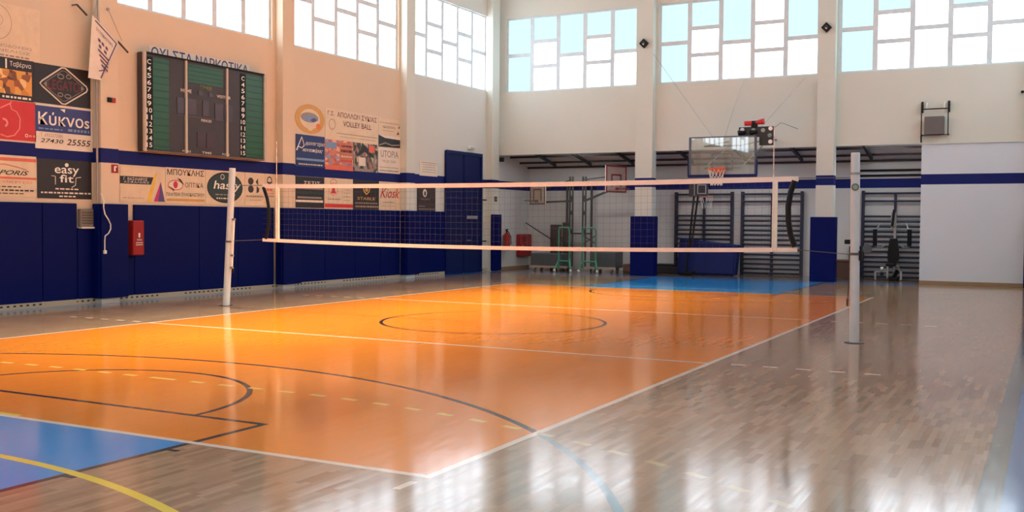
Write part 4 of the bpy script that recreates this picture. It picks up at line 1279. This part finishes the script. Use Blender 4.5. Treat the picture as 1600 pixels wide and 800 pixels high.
o = MB().rbox(0.3, 1.05, 25.2, 25.6, 0.0, 0.28, 0.02, 1).box(0.32, 1.03, 25.18, 25.2, 0.05, 0.1).build('wooden_bench', mat('bench_brown', (92, 68, 54), 0.6), origin=(0.7, 25.4, 0))
tag(o, 'low brown bench left of the back pillar pad', 'bench')


# ------------------------------------------------------------------ two portable practice hoops in the left bay
GALV = mat('dull_steel_post', (74, 76, 72), 0.5, 0.3)
GBOX = mat('grey_counterweight', (84, 90, 92), 0.5)


def portable(label, xm, ym, box, armend, bc, nrm, bw, bh, cream, rimc):
    r = thing('portable_basketball_hoop', label, 'basketball hoop', (xm, ym, 0), 'portable hoops stored in the alcove')
    q = MB()
    for dx in (-0.05, 0.05):
        q.bar((xm + dx, ym, 0.15), (xm + dx, ym, 3.1), 0.045)
    for z in (0.6, 1.2, 1.8, 2.3):
        q.bar((xm - 0.05, ym, z), (xm + 0.05, ym, z + 0.22), 0.03)
        q.bar((xm + 0.05, ym, z), (xm - 0.05, ym, z + 0.22), 0.03)
    q.build('mast', GALV, r)
    bx = MB().rbox(box[0], box[1], ym - 0.3, ym + 0.35, 0.14, box[2], 0.02, 1).build('counterweight', GBOX, r)
    MB().box(min(box[0], xm), max(box[1], xm), ym - 0.32, ym - 0.25, 0.1, 0.17).build('base_beam', mat('pale_plank', (176, 164, 146), 0.6), r)
    for x in (box[0] + 0.15, box[1] - 0.15):
        for dy in (-0.25, 0.25):
            MB().tube([(x - 0.03, ym + dy, 0.07), (x + 0.03, ym + dy, 0.07)], 0.07, 14).build('wheel', mat('wheel_pale', (150, 146, 140), 0.5), r)
    arm = MB()
    bc = Vector(bc)
    nrm = Vector(nrm).normalized()
    back = bc - nrm * 0.05
    arm.bar((xm, ym, 2.3), back + Vector((0, 0, -0.3)), 0.06)
    arm.bar((xm, ym, 3.0), back + Vector((0, 0, 0.1)), 0.035)
    arm.build('arm', GALV, r)
    sd = Vector((0, 0, 1)).cross(nrm)
    M = Matrix(((sd.x, nrm.x, 0, bc.x), (sd.y, nrm.y, 0, bc.y), (sd.z, nrm.z, 1, bc.z), (0, 0, 0, 1)))
    bd = MB().obox(M, bw, 0.04, bh).build('backboard', mat(cream[0], cream[1], 0.5), r)
    q = MB()
    for s in (-1, 1):
        q.obox(M @ Matrix.Translation((s * (bw / 2 - 0.02), 0.025, 0)), 0.05, 0.012, bh)
        q.obox(M @ Matrix.Translation((0, 0.025, s * (bh / 2 - 0.02))), bw, 0.012, 0.05)
        q.obox(M @ Matrix.Translation((s * 0.22, 0.025, -0.05)), 0.05, 0.012, 0.4)
    q.obox(M @ Matrix.Translation((0, 0.025, 0.13)), 0.44, 0.012, 0.05)
    q.build('board_marking', mat(rimc[0], rimc[1], 0.5), bd)
    c = bc + nrm * 0.3 + Vector((0, 0, -bh / 2 + 0.12))
    rm = MB().tube([c + Vector((0.21 * math.cos(2 * PI * k / 20), 0.21 * math.sin(2 * PI * k / 20), 0)) for k in range(20)], 0.016, 6, closed=True)
    rm.bar(bc + Vector((0, 0, -bh / 2 + 0.12)), c - nrm * 0.2, 0.08)
    rm.build('rim', mat(rimc[0], rimc[1]), r)
    return r


portable('portable hoop in the alcove with white board and red rim facing right', -1.11, 25.3, (-0.77, 0.13, 0.66), None, (0.03, 25.2, 3.0), (0.95, -0.31, 0), 1.0, 0.86, ('board_white', (214, 204, 198)), ('board_red', (168, 70, 74)))
portable('portable hoop in the alcove with pale cream board facing left', -1.53, 25.2, (-2.87, -1.7, 0.57), None, (-2.75, 25.2, 2.56), (-0.5, -0.87, 0), 0.9, 0.74, ('board_cream', (196, 188, 172)), ('board_grey_brown', (120, 104, 98)))
GRN = mat('mint_green_paint', (72, 150, 122), 0.45)
for (x0, x1, y, lab) in ((-1.68, -1.3, 24.58, 'mint green wheeled trolley frame left of the portable hoop masts'), (-0.83, -0.38, 24.58, 'mint green wheeled trolley frame right of the portable hoop masts')):
    r = thing('equipment_trolley', lab, 'trolley', ((x0 + x1) / 2, y, 0), 'green trolley frames in the alcove')
    for x in (x0, x1):
        MB().tube([(x, y, 0.12), (x, y, 1.35), (x + (0.06 if x == x0 else -0.06), y, 1.43)], 0.03, 8).build('upright', GRN, r)
    MB().tube([(x0, y, 1.43), (x1, y, 1.43)], 0.025, 8).tube([(x0, y, 0.35), (x1, y, 0.35)], 0.025, 8).build('cross_rail', GRN, r)
    MB().bar((x0, y, 0.9), (x1, y + 0.05, 1.2), 0.03).bar((x0, y, 1.2), (x1, y + 0.05, 0.9), 0.03).build('brace', GALV, r)
    MB().tube([(x0, y, 0.35), (x0 - 0.05, y - 0.2, 0.1)], 0.028, 8).tube([(x1, y, 0.4), (x1 + 0.14, y - 0.2, 0.1)], 0.028, 8).build('foot', GRN, r)
    for x in (x0 - 0.05, x1 + 0.14):
        MB().tube([(x - 0.025, y - 0.2, 0.05), (x + 0.025, y - 0.2, 0.05)], 0.05, 12).build('castor', WHITE, r)
for (x0, x1, z1, dy, lab) in ((-2.6, -2.18, 1.52, 0.0, 'dark brown panel standing behind the grey counterweight, wider and lower one'), (-2.17, -1.9, 1.6, 0.05, 'dark brown panel beside the tall frame, narrower and taller one')):
    o = MB().rbox(x0, x1, 25.85 + dy, 25.91 + dy, 0.0, z1, 0.01, 1).build('storage_panel', mat('panel_brown', (74, 62, 60), 0.6), origin=(x0, 25.9, 0))
    MB().box(x0 + 0.05, x1 - 0.05, 25.845 + dy, 25.85 + dy, z1 - 0.14, z1 - 0.1).build('edge_strip', mat('panel_edge', (92, 78, 74)), o)
    tag(o, lab, 'panel', 'brown panels stored in the alcove')
r = thing('steel_frame', 'tall thin grey steel frame standing behind the portable hoops', 'frame', (-1.85, 26.2, 0))
for x in (-2.15, -1.25):
    MB().box(x - 0.03, x + 0.03, 26.2, 26.26, 0, 2.95).build('upright', GALV, r)
MB().box(-2.15, -1.25, 26.2, 26.26, 2.89, 2.95).build('top_rail', GALV, r)
MB().box(-2.15, -1.25, 26.2, 26.26, 1.2, 1.25).build('cross_rail', GALV, r)
r = thing('leaning_pole', 'thin grey pole leaning on the side wall beside the brown panels', 'pole', (-2.5, 26.0, 0.8))
MB().tube([(-3.72, 26.2, 1.58), (-1.9, 25.6, 0.72), ], 0.02, 8).build('shaft', GALV, r)
MB().tube([(-1.9, 25.6, 0.72), (-1.85, 25.58, 0.69)], 0.026, 8).build('ferrule', BLACK, r)
# fire equipment on the alcove side wall
r = thing('fire_extinguisher', 'red fire extinguisher on the alcove side wall next to the corner pad', 'fire extinguisher', (XL + 0.1, 24.6, 0.7))
MB().tube([(-3.6, 24.6, 0.66), (-3.6, 24.6, 1.16), (-3.6, 24.6, 1.24)], [0.11, 0.11, 0.04], 16).build('cylinder', RED, r, smooth=True)
MB().tube([(-3.6, 24.6, 1.24), (-3.6, 24.6, 1.33)], 0.03, 8).bar((-3.6, 24.52, 1.33), (-3.6, 24.68, 1.36), 0.03).build('valve', BLACK, r)
MB().tube([(-3.6, 24.68, 1.3), (-3.52, 24.74, 1.1), (-3.52, 24.74, 0.85)], 0.015, 6).build('hose', BLACK, r)
MB().box(XL, -3.7, 24.54, 24.66, 0.8, 0.95).build('bracket', STEEL, r)
r = thing('hose_cabinet', 'red fire hose cabinet low on the alcove side wall', 'hose cabinet', (XL, 25.95, 0.4))
MB().rbox(XL + 0.01, -3.55, 25.55, 26.35, 0.42, 1.18, 0.02, 1).build('cabinet', mat('hose_red', (150, 22, 32), 0.4), r)
MB().box(-3.55, -3.54, 25.6, 26.3, 0.47, 1.13).build('door', RED, r)
MB().box(-3.54, -3.53, 25.64, 25.68, 0.75, 0.85).build('handle', STEEL, r)

# ------------------------------------------------------------------ exercise machine
GYM = mat('gym_steel', (150, 152, 152), 0.35, 0.4)
r = thing('exercise_machine', 'grey home gym machine with black arm pads before the wall bars', 'exercise machine', (8.42, 25.5, 0))
MB().bar((8.45, 25.75, 0.05), (8.45, 25.75, 1.95), 0.07).bar((8.36, 25.72, 1.5), (8.36, 25.72, 1.95), 0.04).build('mast', GYM, r)
MB().bar((8.38, 25.66, 1.55), (8.43, 25.66, 2.03), 0.07, 0.06).build('handle_grip', BLACK, r)
MB().tube([(7.98, 25.5, 1.46), (8.05, 25.6, 1.6), (8.3, 25.7, 1.6), (8.42, 25.72, 1.54), (8.55, 25.7, 1.6), (8.78, 25.6, 1.6), (8.84, 25.5, 1.46)], 0.025, 8).build('arm_linkage', GYM, r)
for x in (7.95, 8.88):
    MB().tube([(x, 25.45, 0.98), (x, 25.45, 1.46)], 0.06, 12).build('arm_pad', BLACK, r, smooth=True)
MB().tube([(7.95, 25.45, 0.98), (8.1, 25.5, 0.94), (8.25, 25.6, 1.02)], 0.02, 8).tube([(8.88, 25.45, 0.98), (8.75, 25.5, 0.94), (8.6, 25.6, 1.02)], 0.02, 8).build('press_lever', GYM, r)
q = MB()
prof = [(0.09, 1.2), (0.11, 1.16), (0.155, 0.78), (0.155, 0.6), (0.12, 0.5)]
vs = [(8.44 - a, 25.55, z) for a, z in prof] + [(8.44 + a, 25.55, z) for a, z in reversed(prof)]
vs += [(a, 25.63, c) for a, _, c in vs]
k_ = len(prof) * 2
q.add(vs, [tuple(range(k_)), tuple(range(2 * k_ - 1, k_ - 1, -1))] + [(i, (i + 1) % k_, k_ + (i + 1) % k_, k_ + i) for i in range(k_)])
q.build('backrest', BLACK, r)
MB().rbox(8.28, 8.54, 25.2, 25.55, 0.42, 0.49, 0.03, 2).build('seat', BLACK, r)
MB().bar((8.32, 25.35, 0.42), (8.32, 25.35, 0.1), 0.06).bar((8.5, 25.5, 0.45), (8.68, 25.4, 0.28), 0.06).bar((8.68, 25.4, 0.28), (8.68, 25.4, 0.03), 0.06).bar((8.0, 25.3, 0.26), (8.32, 25.35, 0.26), 0.05).bar((8.0, 25.3, 0.26), (8.0, 25.3, 0.03), 0.05).bar((8.32, 25.35, 0.1), (8.45, 25.75, 0.06), 0.06).build('base_frame', GYM, r)
MB().rbox(8.36, 8.6, 25.3, 25.6, 0.0, 0.1, 0.02, 1).bar((8.48, 25.45, 0.08), (8.56, 25.5, 0.3), 0.08).build('foot_plate', BLACK, r)
for z in (0.2, 0.34):
    MB().tube([(8.14, 25.3, z), (8.22, 25.3, z)], 0.05, 10).build('roller', WHITE if z > 0.3 else BLACK, r)
MB().disc((7.72, 25.6, 0.9), (0, -1, 0), 0.13, th=0.05).build('weight_disc', mat('weight_grey', (96, 98, 102), 0.5), r)
MB().bar((7.72, 25.66, 0.9), (8.45, 25.75, 0.9), 0.03).build('weight_bar', GYM, r)

# ------------------------------------------------------------------ bracket and camera on the back wall
r = thing('wall_bracket', 'dark steel bracket frame with grey box above the lintel at right', 'bracket', (9.67, 24.1, 3.9))
q = MB()
for x in (9.3, 9.96):
    q.bar((x, 23.9, 3.98), (x, 23.9, 4.86), 0.025)
    q.bar((x, 23.9, 4.83), (x, YB, 4.83), 0.03).bar((x, 23.9, 4.0), (x, YB, 4.0), 0.03)
    q.bar((x, YB - 0.02, 4.6), (x, YB - 0.02, 4.9), 0.05)
q.bar((9.3, 23.9, 4.68), (9.96, 23.9, 4.68), 0.03).bar((9.3, 23.9, 3.99), (9.96, 23.9, 3.99), 0.02).bar((9.3, 23.9, 3.98), (9.3, 23.95, 3.8), 0.035)
q.build('frame', BLACK, r)
MB().rbox(9.38, 9.86, 23.85, 24.08, 4.0, 4.48, 0.01, 1).build('box', mat('projector_grey', (104, 100, 100), 0.6), r)
q = MB()
for x in (9.42, 9.86):
    q.tube([(x, 23.9, 4.7), (x, 23.9, 4.8), (x, YB, 4.86)], 0.018, 8)
q.build('hook', WHITE, r)
r = thing('security_camera', 'tiny dome camera high on the back wall at the right photo edge', 'camera', (11.7, YB, 5.03))
MB().rbox(11.66, 11.74, 24.0, YB, 4.98, 5.08, 0.015, 1).build('housing', WHITE, r)
MB().ball((11.7, 23.98, 5.03), 0.04).build('lens', BLACK, r, smooth=True)
r = thing('junction_wire', 'thin pale wire running from lintel corner up beside the bracket', 'wire', (10.0, YB, 3.8))
MB().tube([(10.0, YB - 0.02, 3.82), (9.94, YB - 0.02, 3.98)], 0.008, 6).build('wire', WHITE, r)

# ------------------------------------------------------------------ warm fill lamps added over the left of the court (out of frame)
fill_lamp_glow = mat('lamp_glow', (255, 214, 160), 0.5, emit=6.0)
for k, (x, y) in enumerate(((2.0, 5.0), (2.2, 10.0), (2.6, 15.0))):
    r = thing('high_bay_lamp', 'warm round high bay lamp on the ceiling over the court', 'lamp', (x, y, ZC), 'warm ceiling lamps')
    MB().tube([(x, y, ZC), (x, y, ZC - 0.12), (x, y, ZC - 0.32)], [0.06, 0.09, 0.3], 20).build('shade', STEEL, r)
    MB().disc((x, y, ZC - 0.325), (0, 0, 1), 0.27, th=0.02).build('bulb_cover', fill_lamp_glow, r)
    ld = bpy.data.lights.new('lamp_light', 'AREA')
    ld.shape = 'DISK'
    ld.size = 0.5
    ld.energy = WARM_FILL
    ld.spread = math.radians(66)
    ld.color = (1.0, 0.84, 0.55)
    lo = bpy.data.objects.new('lamp_light', ld)
    COL.objects.link(lo)
    lo.location = (0, 0, -0.36)
    lo.parent = r

# unseen battens added to brighten the alcove, hidden behind the lintel
for x in (-1.2, 4.2, 8.2):
    r = thing('ceiling_batten', 'slim white fluorescent batten under the alcove roof behind the lintel', 'lamp', (x, 24.42, 3.94), 'alcove lamps')
    MB().box(x - 0.6, x + 0.6, 24.36, 24.46, 3.9, 3.95).build('housing', WHITE, r)
    MB().tube([(x - 0.58, 24.41, 3.885), (x + 0.58, 24.41, 3.885)], 0.013, 8).build('bulb_tube', mat('tube_glow', (240, 246, 255), 0.5, emit=3.0), r)
    ld = bpy.data.lights.new('tube_light', 'AREA')
    ld.shape = 'RECTANGLE'
    ld.size, ld.size_y = 1.1, 0.06
    ld.energy = 16.0
    ld.color = (0.95, 0.97, 1.0)
    lo = bpy.data.objects.new('tube_light', ld)
    COL.objects.link(lo)
    lo.location = (0, -0.01, -0.08)
    lo.parent = r
